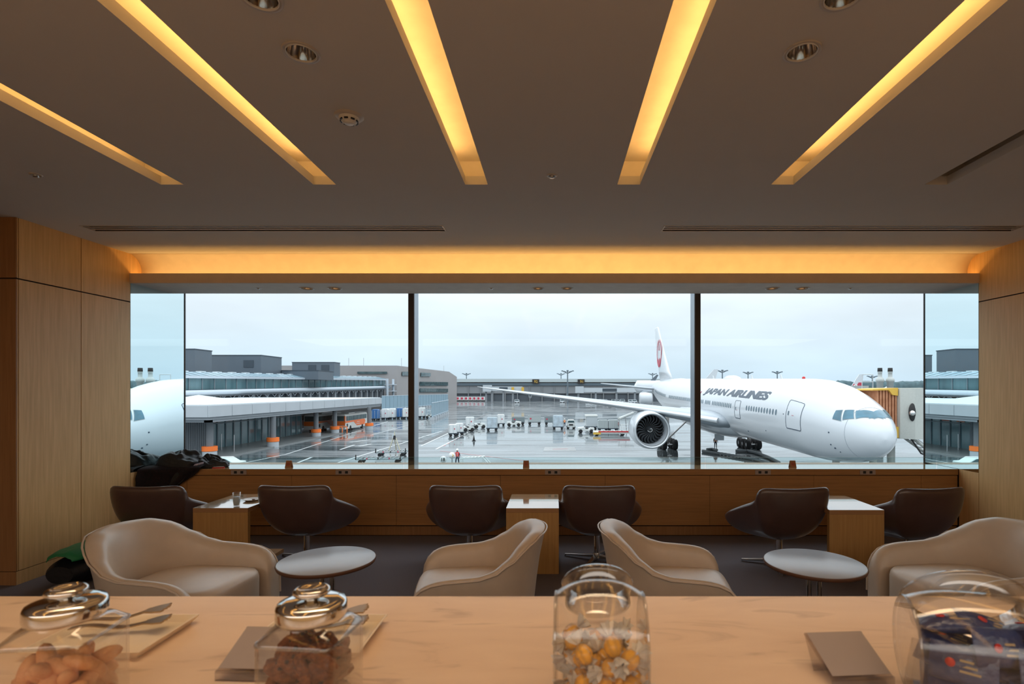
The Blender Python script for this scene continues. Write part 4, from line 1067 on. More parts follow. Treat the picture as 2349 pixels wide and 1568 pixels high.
# ---------------------------------------------------------------- jet bridge
M['jb'] = mat('jet_bridge_grey', (.50, .51, .47), .45); M['jb_blue'] = mat('jet_bridge_corrugated', (.28, .36, .44), .5)
M['bellow'] = mat('bellows_brown', (.42, .17, .08), .7, bump=.3, bscale=3, nscale=2, ramp2=(.55, .26, .14)); M['yel'] = mat('yellow_paint', (.70, .42, .06), .5)
jb = empty('jet_bridge', (27, 41, GZ), 0, 'grey passenger boarding bridge with brown bellows docked at the nose', 'boarding bridge')
def jbp(mb, name, m, parent=None, **k):
    mb.v = [tuple(Vector(v)-Vector((27, 41, GZ))) for v in mb.v]; return mb.build(name, m, parent or jb, **k)
D = 41.0
for k in range(7):
    t = k/6; q = MB(); x = 23.7+1.35*t; zt = EYE+(.02+.14*t); zb = EYE-(2.0+1.3*t)-.0
    q.box(x, x+.13, D-1.6, D+1.4, zb, zt-.0); q.box(x+.13, x+.21, D-1.5, D+1.3, zb+.08, zt-.08)
    jbp(q, 'bellows_fold', M['bellow'], bevel=.03)
q = MB(); q.prism([(23.3, D-1.75, EYE+.06), (25.15, D-1.75, EYE+.16), (25.15, D-1.75, EYE-.42), (24.75, D-1.75, EYE-.36), (24.5, D-1.75, EYE-.02), (23.3, D-1.75, EYE-.04)], (0, 3.4, 0)); jbp(q, 'canopy_hood', M['yel'])
jbp(MB().box(25.02, 25.3, D-1.75, D+1.5, EYE-3.5, EYE-2.7), 'bumper', M['yel'])
q = MB(); poly = [(25.2, D-1.9), (25.9, D-2.5), (26.75, D-2.5), (27.0, D-1.5), (27.0, D+2.0), (25.2, D+2.0)]
q.prism([(x, y, EYE-3.55) for x, y in poly], (0, 0, 3.65)); jbp(q, 'cab', M['jb'])
jbp(MB().ball((25.75, D-2.42, EYE-1.6), (.28, .12, .65), 14), 'cab_lamp_recess', M['black']); jbp(MB().ball((25.65, D-2.55, EYE-1.65), .2, 12), 'cab_lamp', M['chrome'])
q = MB(); q.box(27.0, 62, D-1.5, D+1.5, EYE-3.25, EYE+.05); jbp(q, 'tunnel', M['jb_blue'])
q = MB()
for k in range(60): q.box(27.15+.55*k, 27.3+.55*k, D-1.56, D-1.5, EYE-3.1, EYE-.1)
jbp(q, 'tunnel_ribs', M['jb_blue'])
jbp(MB().box(27.0, 62, D-1.62, D+1.6, EYE+.05, EYE+.16), 'tunnel_roof', M['jb'])
for k in range(12): jbp(MB().box(27.3+.42*k, 27.42+.42*k, D-1.60, D-1.565, EYE-2.2, EYE-1.75), 'vent_slit', M['black'])
for x in (24.6, 26.0): jbp(MB().cyl((x, D+.4, GZ+.9), (x, D+.4, EYE-3.3), .26, n=14), 'lift_column', M['jb'])
for x in (24.4, 26.2): jbp(MB().lathe([(.2, -.2), (.5, -.2), (.55, -.1), (.55, .1), (.5, .2), (.2, .2)], 20, Matrix.Translation((x, D+.4, GZ+.55)) @ Matrix.Rotation(pi/2, 4, 'Y')), 'drive_wheel', M['tyre'])
jbp(MB().cbox((25.3, D+.4, GZ+.95), (2.6, 1.0, .35)), 'drive_frame', M['jb'])
# service stair under the bridge
for s_, off in ((0, 0), (1, 1.0)):
    jbp(MB().tube([(26.2, D-1.9+off, EYE-3.6), (31.8, D-1.9+off, GZ+.2)], .10, 6), 'stair_stringer', M['jb'])
    for h in (.6, 1.05): jbp(MB().tube([(26.2, D-1.9+off, EYE-3.6+h), (31.8, D-1.9+off, GZ+.2+h)], .03, 6), 'stair_rail', M['steel'])
for k in range(16):
    t = (k+.5)/16; jbp(MB().cbox((26.2+5.6*t, D-1.4, EYE-3.6+(GZ+.2-EYE+3.6)*t), (.26, .95, .04)), 'tread', M['steel'])
jbp(MB().tube([(25.9, D-2.0, EYE-3.5), (26.6, D-2.1, EYE-4.6), (28.0, D-2.1, EYE-5.1), (29.5, D-2.0, EYE-4.3), (30.5, D-2.0, EYE-3.3)], .06, 6), 'cable_loop', M['black'])
jbp(MB().tube([(31.8, D-1.9, GZ+1.3), (34, D-1.9, EYE-3.3)], .04, 6), 'stair_brace', M['steel'])
for px, t_ in ((2018.5, 'left one of the pair'), (2042, 'right one of the pair')):
    c = P(px, 890, 62); c.z = GZ
    o = empty('roof_stack', c, 0, 'pale cylindrical stack with a dark cap above the boarding bridge, '+t_, 'stack', 'stacks behind the boarding bridge')
    q = MB(); H0 = EYE-GZ
    q.lathe([(0, 0), (.34, 0), (.34, H0+.9), (.44, H0+.95), (.44, H0+1.25), (.3, H0+1.4), (.22, H0+1.5), (.22, H0+2.0), (.28, H0+2.05), (.2, H0+2.15)], 24); q.build('column', mat('stack_paint', (.50, .52, .50), .5), o)
    MB().lathe([(.2, H0+2.1), (.26, H0+2.15), (.24, H0+2.55), (0, H0+2.56)], 20).build('cap', M['tyre'], o)
o = empty('roof_ladder', P(1990, 895, 64), 0, 'thin pale square frame standing behind the airliner roof', 'frame')
q = MB()
for a, b_ in (((-.65, 0), (-.65, 1.9)), ((.65, 0), (.65, 1.9)), ((-.65, 1.9), (.65, 1.9)), ((-.65, 1.0), (.65, 1.0)), ((-.65, 0), (-.65, -8)), ((.65, 0), (.65, -8))): q.cyl((a[0], 0, a[1]), (b_[0], 0, b_[1]), .045, n=8)
ob = q.build('frame_tubes', mat('pale_frame', (.6, .62, .62), .5), o)
# grey low block behind the bridge
o = empty('service_block', P(1960, 960, 150), 0, 'low grey service building behind the boarding bridge', 'building')
MB().box(-9, 4, 0, 6, GZ-P(1960, 960, 150).z, EYE+1.2-P(1960, 960, 150).z).build('block_wall', mat('pale_block', (.42, .43, .42), .6), o)
# ---------------------------------------------------------------- hoses and stands on the apron
def hose(pts, r_, label, ribs=True):
    v = [G(*p) for p in pts]; v = [Vector((p.x, p.y, GZ+r_)) for p in v]; o = None
    fine = []
    for a, b_ in zip(v[:-1], v[1:]):
        for k in range(12): fine.append(a+(b_-a)*k/12)
    q = MB(); q.tube(fine, [r_*(1+.10*(-1)**k) for k in range(len(fine))], 12); o = q.build('ground_hose', mat('dark_hose', (.22, .24, .25), .6)); tag(o, label, 'hose', 'ground hoses under the airliner')
hose([(1612, 1037), (1640, 1041), (1690, 1049), (1730, 1056), (1765, 1066)], .17, 'ribbed grey ground hose, the long one at the left')
hose([(1688, 1037), (1715, 1037), (1740, 1043), (1765, 1053), (1790, 1066)], .18, 'ribbed grey ground hose reaching right from the wheels')
hose([(1622, 1033), (1634, 1032), (1646, 1035)], .16, 'short piece of ribbed hose lying on the apron')

# ================================================================ BUILDINGS
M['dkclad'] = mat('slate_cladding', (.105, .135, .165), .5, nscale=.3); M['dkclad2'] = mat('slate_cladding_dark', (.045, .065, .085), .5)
M['conc'] = mat('grey_fascia_panel', (.46, .49, .52), .5, nscale=.4); M['roofw'] = mat('pale_roof_sheet', (.62, .66, .68), .35)
M['glass_b'] = mat('building_glass', (.05, .115, .135), .08, spec=.7, nscale=.35, stretch=(1, 1, .2), ramp2=(.12, .23, .26)); M['mull'] = mat('curtain_wall_frame', (.20, .24, .27), .5)
M['tubem'] = mat('pale_metal_tube', (.50, .56, .62), .35); M['beige'] = mat('taupe_concrete', (.33, .315, .315), .7, nscale=.15)
M['dkwall'] = mat('dim_wall', (.17, .185, .20), .6); M['corr'] = mat('ribbed_grey_wall', (.26, .285, .31), .55)
# --- low canopy building with the bus bays
cb = empty('canopy_building', (-38, 59, GZ), 0, 'low grey bus terminal with a long flat canopy and glass front', 'building')
def cbp(mb, name, m, parent=None, **k):
    mb.v = [tuple(Vector(v)-Vector((-38, 59, GZ))) for v in mb.v]; return mb.build(name, m, parent or cb, **k)
zb0, zt0 = EYE-3.36, EYE-1.75
cbp(MB().box(-69, -38.2, 59.2, 118, zb0+.02, zt0-.02), 'canopy_slab', M['corr'])
cbp(MB().box(-69, -38.3, 59.3, 118, zt0-.02, zt0+.12), 'roof_sheet', M['roofw'])
n = 14
for k in range(n):
    y0 = 59+59*(k/n); y1 = 59+59*((k+1)/n); cbp(MB().box(-38.2, -38, y0+.04, y1-.04, zb0+.35, zt0), 'fascia_panel', M['conc'])
for k in range(7): cbp(MB().box(-38.2-4.2*(k+1)+.05, -38.2-4.2*k, 59, 59.2, zb0+.35, zt0), 'fascia_panel', M['conc'])
q = MB(); q.box(-38.9, -38.3, 59.5, 118, zb0-.25, zb0+.3); q.box(-69, -38.3, 59.5, 60.1, zb0-.25, zb0+.3); cbp(q, 'soffit_beam', M['corr'])
for k in range(2):
    y = 66+k*13; q = MB(); b0 = [(-48, y-5, zt0+.1), (-39.5, y-5, zt0+.1), (-39.5, y+5, zt0+.1), (-48, y+5, zt0+.1)]; apx = (-43.8, y, zt0+1.15)
    if k == 0: q.add(b0+[apx], [(0, 1, 4), (1, 2, 4), (2, 3, 4), (3, 0, 4)]); cbp(q, 'roof_skylight', mat('skylight_glass', (.50, .62, .64), .2))
for px, py, hid in ((481, 1049, 0), (626, 1025, 0), (725, 1001.8, 0), (768, 994, 0), (847, 985, 0)):
    g = G(px, py); c = cbp(MB().cyl((g.x, g.y, GZ), (g.x, g.y, zb0), .38, n=20), 'column', M['dkwall'])
    cbp(MB().cyl((g.x, g.y, GZ), (g.x, g.y, GZ+.75), .75, n=24), 'column_foot', M['conc'], c)
    cbp(MB().cyl((g.x, g.y, GZ+.78), (g.x, g.y, GZ+1.32), .80, n=24), 'orange_band', M['orange'], c, label='bright orange bumper band')
# ground floor: ribbed wall, glazed front, dark bays
q = MB(); q.box(-46, -44.8, 59.8, 69.5, GZ, zb0)
for k in range(24): q.box(-44.8, -44.72, 60+.4*k, 60.12+.4*k, GZ+.1, zb0)
cbp(q, 'ribbed_wall', M['corr'])
cbp(MB().box(-45.2, -44.9, 69.5, 95, GZ, zb0), 'glazed_front', M['glass_b'])
for k in range(15):
    y = 69.5+25.5*k/14; cbp(MB().box(-44.9, -44.78, y-.06, y+.06, GZ, zb0), 'glazing_bar', M['mull'])
cbp(MB().box(-44.9, -44.75, 69.5, 95, zb0-1.15, zb0-1.02), 'transom', M['mull'])
for y, c_ in ((70.5, 'orange'), (73.2, 'red')):
    cbp(MB().box(-44.85, -44.80, y, y+1.4, zb0-.9, zb0-.25), 'lit_sign_panel', mat('muted_red_sign', (.5, .10, .06), .5) if c_ == 'red' else mat('muted_orange_sign', (.62, .18, .08), .5))
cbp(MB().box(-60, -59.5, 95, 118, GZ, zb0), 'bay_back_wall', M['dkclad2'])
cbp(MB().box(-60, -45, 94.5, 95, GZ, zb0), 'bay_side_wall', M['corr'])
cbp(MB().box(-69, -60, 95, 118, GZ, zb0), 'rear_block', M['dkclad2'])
for px, py in ((508, 1034), (537, 1037)):
    g = G(px, py); o = MB().cyl((0, 0, 0), (0, 0, 2.2), .06, n=8).build('post', M['steel']); o.location = g; tag(o, 'thin steel post on the pavement, %s of the pair at the ribbed wall' % ('left' if px == 508 else 'right'), 'post', 'steel posts by the bus terminal')
for px, py in ((675, 996), (775, 993), (786, 992)):
    g = G(px, py); o = MB().tube([(-.8, 0, 0), (-.8, 0, 1.0), (-.7, 0, 1.1), (.7, 0, 1.1), (.8, 0, 1.0), (.8, 0, 0)], .09, 8).build('hoop_barrier', M['orange'] if px > 700 else M['red']); o.location = (g.x, g.y, GZ+.14 if g.x < -38.2 and 60 < g.y < 97 else GZ)
    tag(o, {675: 'dull red hoop barrier at the glazed front', 775: 'orange hoop barrier, the left one by the bus tail', 786: 'orange hoop barrier, the right one by the bus tail'}[px], 'barrier', 'hoop barriers at the bus bays')
# buses
M['bus_w'] = mat('bus_white', (.66, .66, .63), .3); M['bus_o'] = mat('bus_orange', (.85, .17, .03), .35); M['busglass'] = mat('bus_glass', (.03, .06, .07), .08, nscale=.6, ramp2=(.08, .14, .15))
def bus(x, y, label, ghost=False):
    r = empty('airport_bus', (x, y, GZ), 0, label, 'bus', 'orange and white buses in the bays'); w, Ln, H = 1.25, 11.8, 3.25
    prof_ = [(-w, .4), (-w, 2.9), (-w+.18, H-.05), (-w+.45, H), (w-.45, H), (w-.18, H-.05), (w, 2.9), (w, .4)]
    MB().prism([(a, 0, b_) for a, b_ in prof_], (0, Ln, 0)).build('body', M['bus_w'], r)
    for s_ in (-1, 1):
        X = s_*(w+.012)
        MB().add([(X, .3, 1.95), (X, Ln-.3, 1.95), (X, Ln-.3, 2.85), (X, .3, 2.85)], [(0, 1, 2, 3)]).build('side_window', M['busglass'], r)
        MB().add([(X, 0, 1.55), (X, 4.2, 1.62), (X, 6.0, .75), (X, Ln-1.6, .75), (X, Ln-1.0, 1.5), (X, Ln-1.6, 1.93), (X, 0, 1.93)], [(0, 1, 2, 3, 4, 5, 6)]).build('orange_livery', M['bus_o'], r)
        for k in range(6): MB().box(min(X, X+s_*.01), max(X, X+s_*.01), .3+k*1.9, .42+k*1.9, 1.95, 2.85).build('window_bar', M['bus_o'] if k == 0 else M['black'], r)
        for y_ in (2.6, 9.0): MB().lathe([(.0, -.15), (.48, -.15), (.5, .15), (0, .16)], 20, Matrix.Translation((s_*(w-.14), y_, .5)) @ Matrix.Rotation(pi/2, 4, 'Y')).build('wheel', M['tyre'], r)
        MB().box(min(X, X+s_*.01), max(X, X+s_*.01), .7, 1.3, .8, 1.4).build('engine_grille', M['black'], r)
    vs, fs = text_mesh('Airport', .5, .25, .01)
    MB().add([(w+.03, 5.9+v.x, 1.42+v.y*.6) for v in vs], fs).build('livery_text', M['white'], r)
    vs, fs = text_mesh('Limousine', .5, .25, .01)
    MB().add([(w+.03, 5.5+v.x, 1.05+v.y*.6) for v in vs], fs).build('livery_text', M['white'], r)
    MB().box(-w+.15, w-.15, -.012, 0, 1.95, 2.9).build('rear_window', M['busglass'], r)
    MB().box(-w+.02, w-.02, -.014, 0, 1.1, 1.93).build('rear_band', M['bus_o'], r); MB().box(w-.2, w+.02, -.016, 0, 1.93, 2.9).build('rear_band', M['bus_o'], r)
    MB().box(-w+.1, w-.1, -.01, 0, .45, 1.08).build('rear_panel', M['bus_w'], r)
    MB().box(-.8, .8, 3, 6, H, H+.16).build('roof_unit', M['bus_w'], r)
    return r
bus(-40.9, 101.6, 'orange and white bus parked at the front of the bus bays')
bus(-45.6, 100.2, 'orange and white bus behind two columns, second from the apron')
bus(-50.2, 99.0, 'orange and white bus deepest under the canopy')
# --- long upper terminal, floors rising very slightly with distance
SL_ = .0145
ut = empty('terminal_building', (-70, 102, GZ), 0, 'long glass terminal with a sawtooth skylight roof and pale tube', 'building')
def utp(mb, name, m, parent=None, **k):
    mb.v = [tuple(Vector(v)-Vector((-70, 102, GZ))) for v in mb.v]; return mb.build(name, m, parent or ut, **k)
def strip(x0, x1, y0, y1, z0, z1):
    b = MB(); za, zb = (y0-102)*SL_, (y1-102)*SL_
    vs = [(x0, y0, z0+za), (x1, y0, z0+za), (x1, y0, z1+za), (x0, y0, z1+za), (x0, y1, z0+zb), (x1, y1, z0+zb), (x1, y1, z1+zb), (x0, y1, z1+zb)]
    return b.add(vs, [(0, 1, 2, 3), (7, 6, 5, 4), (0, 4, 5, 1), (3, 2, 6, 7), (1, 5, 6, 2), (0, 3, 7, 4)])
Y0, Y1_ = 84, 224
utp(strip(-100, -70.6, Y0, Y1_, EYE+.0, EYE+2.3), 'glass_storey', M['glass_b'])
for k in range(36):
    y = Y0+140*k/36; utp(strip(-70.6, -70.45, y-.08, y+.08, EYE, EYE+2.3), 'glazing_bar', M['mull'])
utp(strip(-100, -69.8, Y0, Y1_, EYE+2.25, EYE+2.75), 'roof_edge', M['tubem'])
q = MB()
NS = 52
for k in range(NS):
    y = Y0+140*k/NS; z = (y-102)*SL_; h = 140/NS
    q.add([(-69.9, y+.2, EYE+2.8+z), (-69.9, y+h-.35, EYE+2.8+z), (-73.5, y+h-.35, EYE+3.65+z), (-73.5, y+.2, EYE+3.65+z)], [(0, 1, 2, 3)])
utp(q, 'roof_skylights', mat('roof_skylight_glass', (.24, .38, .46), .35))
utp(strip(-100, -70.2, Y0, Y1_, EYE+2.7, EYE+2.78), 'roof_deck', M['dkclad'])
q = MB(); q.add([(-70.0, Y0, EYE+2.74+(Y0-102)*SL_), (-70.0, Y1_, EYE+2.74+(Y1_-102)*SL_), (-73.6, Y1_, EYE+3.6+(Y1_-102)*SL_), (-73.6, Y0, EYE+3.6+(Y0-102)*SL_)], [(0, 1, 2, 3)]); utp(q, 'skylight_curb', M['tubem'])
q = MB()
for k in range(26): y = Y0+140*k/26; z = (y-102)*SL_; q.box(-74.2, -73.2, y, y+1.7, EYE+3.5+z, EYE+3.8+z)
utp(q, 'roof_vents', M['roofw'])
utp(MB().tube([(-69.6, Y0, EYE-.60+(Y0-102)*SL_), (-69.6, Y1_+2, EYE-.60+(Y1_-102)*SL_)], .56, 20), 'service_tube', M['tubem'])
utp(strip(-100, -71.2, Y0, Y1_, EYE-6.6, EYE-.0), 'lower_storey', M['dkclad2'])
for k in range(24): y = Y0+140*k/24; utp(strip(-71.2, -70.2, y, y+.9, EYE-6.6, EYE-1.3), 'pier', M['corr'])
utp(strip(-71.2, -69.9, Y0, Y1_, EYE-1.45, EYE-1.18), 'beam', M['corr'])
for k in range(40):
    y = Y0+140*k/40; z = (y-102)*SL_; utp(MB().tube([(-70.1, y, EYE-1.3+z), (-70.1, y+1.2, EYE-2.1+z), (-70.1, y+2.4, EYE-1.3+z)], .09, 5), 'truss', M['tubem'])
for k, y in enumerate((218, 226)): utp(MB().cyl((-68, y, GZ), (-68, y, EYE+4.6), .5, n=10), 'end_tower_leg', M['tubem'])
utp(MB().box(-69.5, -66.5, 219, 226, EYE+2.1, EYE+2.4), 'end_tower_deck', M['tubem']); utp(MB().box(-69.5, -66.5, 219, 226, EYE-.6, EYE-.3), 'end_tower_deck', M['tubem'])
# plant boxes on its roof
def pbox(px0, px1, px2, top, bot, dep, label, wins_=(), xr=None):
    a = P(px0, top, dep); b_ = P(px1, top, dep)
    z1 = a.z; z0 = EYE+2.9
    x2 = b_.x; d2 = dep*(px1-VX)/(px2-VX)
    o = empty('roof_plant_room', (b_.x, dep, z0), 0, label, 'rooftop building', 'dark plant rooms on the terminal roof')
    L_ = [(a.x, dep), (b_.x, dep), (b_.x, d2), (a.x, d2)]
    q = MB(); q.prism([(x-b_.x, y-dep, 0) for x, y in L_], (0, 0, z1-z0)); q.build('cladding', M['dkclad'], o)
    MB().box(a.x-b_.x-.1, .1, -.1, d2-dep+.1, z1-z0, z1-z0+.18).build('parapet', M['dkclad2'], o)
    for wx, wy in wins_:
        p_ = P(wx, wy, dep-.05); MB().cbox((p_.x-b_.x, -.06, p_.z-z0), (2.6, .1, 1.9)).build('louvre', M['dkclad2'], o)
pbox(250, 447, 486, 801, 855, 118, 'dark slate plant room at the left end of the terminal roof', ((330, 812),))
pbox(486, 599, 646, 815, 857, 140, 'long dark slate plant room with one louvre on the terminal roof', ((570, 834),))
pbox(646, 730, 765, 850, 862, 150, 'low dark slate plant room between the two taller ones')
pbox(670, 767, 780, 831, 858, 178, 'dark slate plant room with two louvres at the far end of the terminal roof', ((716, 843), (746, 843)))
# --- taupe building
tb = empty('taupe_building', (-67.7, 230, GZ), 0, 'taupe concrete airport building with strips of dark windows behind the left mullion', 'building')
def tbp(mb, name, m, **k):
    mb.v = [tuple(Vector(v)-Vector((-67.7, 230, GZ))) for v in mb.v]; return mb.build(name, m, tb, **k)
tp = P(910, 838, 230).z; tq = P(1030, 852, 312); tr = P(1048, 864, 322)
poly = [(-150, 230), (-67.7, 230), (tq.x, 312), (tr.x, 322), (-150, 322)]
tops = [tp, tp, tq.z, tr.z, tp]
vs = [(x, y, GZ) for x, y in poly]+[(x, y, z) for (x, y), z in zip(poly, tops)]
q = MB().add(vs, [(0, 1, 6, 5), (1, 2, 7, 6), (2, 3, 8, 7), (3, 4, 9, 8), (4, 0, 5, 9), (5, 6, 7, 8, 9)]); tbp(q, 'concrete_shell', M['beige'])
def onB(px, py, off=.25):   # point on the receding face
    k = (px-VX)/FPX; x0_, y0_, x1_, y1_ = -67.7, 230, tq.x, 312
    # x = k*y ; line: x = x0 + m (y-y0)
    m_ = (x1_-x0_)/(y1_-y0_); y = (x0_-m_*y0_)/(k-m_); return Vector((k*y+off, y-off, EYE-(py-VY)/FPX*y))
for x0_, x1_, y0_, y1_ in ((921, 937, 852, 861), (964, 986, 854, 863), (962, 1026, 875, 884), (962, 1026, 890, 899), (998, 1022, 904, 909)):
    a, b_, c, d = onB(x0_, y0_), onB(x1_, y0_+(1 if x0_ > 960 else 0)), onB(x1_, y1_), onB(x0_, y1_)
    tbp(MB().add([a, b_, c, d], [(0, 1, 2, 3)]), 'window_strip', M['busglass'], solid=.3)
tbp(MB().add([P(820, 852, 229.7), P(888, 852, 229.7), P(888, 857, 229.7), P(820, 857, 229.7)], [(0, 1, 2, 3)]), 'window_strip', M['busglass'], solid=.3)
for px in (800, 834, 921, 1018): p_ = P(px, 838 if px < 1000 else 852, 240 if px < 1000 else 305); tbp(MB().cyl(p_-Vector((0, 0, 1)), p_+Vector((0, 0, 3.4)), .10, n=6), 'roof_aerial', M['steel'])
# --- far satellite terminal
sb = empty('satellite_terminal', (60, 380, GZ), 0, 'long low grey concourse across the far side of the apron', 'building')
def sbp(mb, name, m, **k):
    mb.v = [tuple(Vector(v)-Vector((60, 380, GZ))) for v in mb.v]; return mb.build(name, m, sb, **k)
z = lambda py: EYE-(py-VY)/FPX*380
sbp(MB().box(-72, 165, 380, 420, z(902), z(877)), 'wall', mat('far_wall_grey', (.23, .245, .26), .7))
sbp(MB().box(-72, 165, 378.5, 421, z(876), z(868.5)), 'roof_fascia', mat('far_roof', (.46, .52, .53), .5))
sbp(MB().box(-72, 165, 379, 380, z(884), z(878)), 'window_band', mat('far_glass', (.09, .13, .16), .3))
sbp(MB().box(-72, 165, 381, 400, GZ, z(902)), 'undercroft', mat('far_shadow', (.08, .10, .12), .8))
for k in range(27): sbp(MB().box(-70+8.7*k, -69.4+8.7*k, 379.4, 380.4, GZ, z(885)), 'pier', mat('far_pier', (.21, .225, .24), .7))
for px, s_ in ((1229, '92'), (1333, '91')):
    p_ = P(px, 874.5, 378.2)
    sbp(MB().box(p_.x-2.4, p_.x+2.4, 377.8, 378.3, p_.z-1.5, p_.z+1.5), 'gate_sign', M['black'])
    vs, fs = text_mesh(s_, 2.6, 0, .02); cx = sum(v.x for v in vs)/len(vs)
    sbp(MB().add([(p_.x+v.x-cx, 377.7, p_.z-.95+v.y) for v in vs], fs), 'gate_number', M['yel'])
# jet bridges at the far concourse
def far_bridge(px, pxw, pyt, pyb, dep, label, legs):
    a = P(px, pyt, dep); b_ = P(px+pxw, pyb, dep); o = empty('distant_jet_bridge', (a.x, dep, GZ), 0, label, 'boarding bridge', 'far boarding bridges')
    MB().box(0, b_.x-a.x, 0, 3, b_.z-GZ, a.z-GZ).build('tunnel', mat('far_bridge_white', (.50, .54, .57), .5), o)
    MB().box(-.5, 4.5, -1, 4, b_.z-GZ-.5, a.z-GZ+.9).build('cab', mat('far_bridge_white', (.5, .5, .5)), o)
    MB().box((b_.x-a.x)*.4, (b_.x-a.x)*.62, -.05, 0, b_.z-GZ+.3, a.z-GZ-.4).build('advert_panel', M['dkclad2'], o)
    for k in legs: MB().box((b_.x-a.x)*k-.5, (b_.x-a.x)*k+.5, 1, 2, 0, b_.z-GZ).build('leg', M['corr'], o)
    return o
fb = far_bridge(1110, 88, 886, 896, 330, 'pale boarding bridge beyond the wing tip of the airliner', (.05, .2, .5, .75))
far_bridge(1322, 150, 889, 899, 330, 'pale boarding bridge with dark advert panel right of the tall light mast', (.03, .3, .62, .9))
for px in (1176, 1199):
    p_ = P(px, 892, 328); o = MB().cyl((p_.x-fb.location.x, -1.5, p_.z-GZ-2.0), (p_.x-fb.location.x, -1.5, p_.z-GZ+1.2), .8, n=12).build('yellow_marker', M['yel'], fb)
# light masts
def mast(px, top, dep, label, w=.38):
    g = P(px, top, dep); o = empty('light_mast', (g.x, dep, GZ), 0, label, 'light mast', 'tall floodlight masts on the skyline'); H = g.z-GZ
    mm = mat('mast_grey', (.12, .16, .19), .6)
    MB().cyl((0, 0, 0), (0, 0, H), w*1.2, w*.8, 10).build('pole', mm, o)
    q = MB()
    for s_ in (-1, 1):
        q.cyl((0, 0, H-1.2), (s_*2.6, 0, H), .25, n=6)
        for k in range(3): q.cbox((s_*(1.2+.9*k), 0, H-.35+.25*k), (.9, .8, .55))
    q.cbox((0, 0, H+.2), (1.1, 1.0, .8)); q.build('lamp_heads', mm, o)
for i, (px, top, dep) in enumerate(((1070, 857, 430), (1287, 857, 430), (1302, 851, 300), (1497, 857, 430), (1657, 850, 330), (1716, 854, 360), (1783, 853, 350), (2001, 863, 350))):
    mast(px, top, dep, 'tall floodlight mast '+['right of the taupe building', 'just left of the tallest mast in the middle pane', 'with its whole pole seen against the far concourse', 'just left of the airliner fin', 'above the lettering, leftmost in the right pane', 'above the lettering, the middle one', 'above the front cabin roof, rightmost of three', 'seen between the stacks and the airliner'][i])
# distant tails
for px, py, dep, c_, lb in ((1630, 868, 300, 'white', 'white tail fin of a distant plane above the airliner roof, near the right mullion'), (1962, 885, 330, 'red', 'white tail fin with a red end, far behind the nose')):
    p_ = P(px, py, dep); o = empty('distant_tail_fin', p_, 0, lb, 'airplane')
    q = MB(); q.prism([(-4.5, 0, -2), (2.2, 0, -2), (4.4, 0, 5.2), (1.9, 0, 5.2)] if c_ == 'white' else [(-4.2, 0, -3), (3.5, 0, -3), (5.2, 0, 7.2), (2.5, 0, 7.2)], (0, .5, 0)); q.build('fin', M['jet'], o)
    MB().cyl((-30, .2, -4.6), (5, .2, -4.2), 2.6, .8, 20).build('fuselage', M['jet'], o); MB().cyl((-20, .2, -6), (-20, .2, GZ-p_.z), .4, n=8).build('landing_gear', M['steel'], o)
    if c_ == 'red':
        MB().prism([(-2.6, -.1, -2.9), (3.4, -.1, -2.9), (4.2, -.1, 2.2), (2.0, -.1, 2.2), (1.0, -.1, .6), (-1.2, -.1, 1.4)], (0, -.2, 0)).build('red_emblem', M['crane'], o)
        MB().lathe([(1.0, 0), (1.5, 0), (1.5, .3), (1.0, .3)], 24, Matrix.Translation((-.2, -.45, -.6)) @ Matrix.Rotation(pi/2, 4, 'X')).build('white_ring', M['white'], o)
# distant plane's engine and body behind the tailplane
p_ = P(1455, 887, 190); o = empty('distant_airliner', p_, 0, 'white distant airliner partly hidden behind the parked one', 'airplane')
q = MB(); q.rings([[(x, 2.2*cos(t), 2.2*sin(t)+.1) for t in [2*pi*i/24 for i in range(24)]] for x in (0, 1, 3, 14)]); q.v = [(a*1, b_*(0.25 if a < .5 else 1), c*(0.25 if a < .5 else 1)) for a, b_, c in q.v]; q.build('fuselage', M['jet'], o)
MB().lathe([(0, 0), (1.6, 0), (2.0, .4), (2.1, 2), (1.8, 4.2), (0, 4.3)], 24, Matrix.Translation((1.2, -4, -3.9)) @ Matrix.Rotation(pi/2, 4, 'Y')).build('engine', M['jet'], o)
MB().prism([(2, -3.5, -1.8), (12, -3.5, -1.2), (12, -3.5, -.8), (3, -3.5, -1.2)], (0, 5, 0)).build('wing', M['jet_grey'], o)
MB().prism([(5.5, 0, 2.1), (7.4, 0, 2.1), (8.6, 0, 4.2), (8.0, 0, 4.4)], (0, .3, 0)).build('winglet', M['dkclad'], o)
# wooded ridge
q = MB(); rg0 = []; random.seed(3)
def ridge(x0, x1, dep, h, amp, seed, name, label):
    n = int((x1-x0)/3); rows = []
    for j, (yy, k) in enumerate(((0, 0), (0, .6), (3, .92), (12, 1.0), (40, .6))):
        rows.append([(x0+(x1-x0)*i/n, dep+yy+3*noise.noise(Vector((i*.5, j, seed))), GZ+k*(h+amp*noise.noise(Vector((i*.16, seed, 0)))+amp*.45*noise.noise(Vector((i*.9, seed, j))))) for i in range(n+1)])
    o = MB().rings(rows, closed=False, caps=False).build(name, mat('distant_trees', (.075, .125, .14), .9, nscale=.15, namt=.3)); tag(o, label, 'trees', kind='stuff')
ridge(330, 900, 760, 20.5, 3.5, 2.0, 'tree_ridge', 'hazy dark line of distant woods at the right')
ridge(-800, -40, 800, 15.5, 3.0, 9.0, 'tree_ridge', 'hazy dark line of distant woods behind the left buildings')

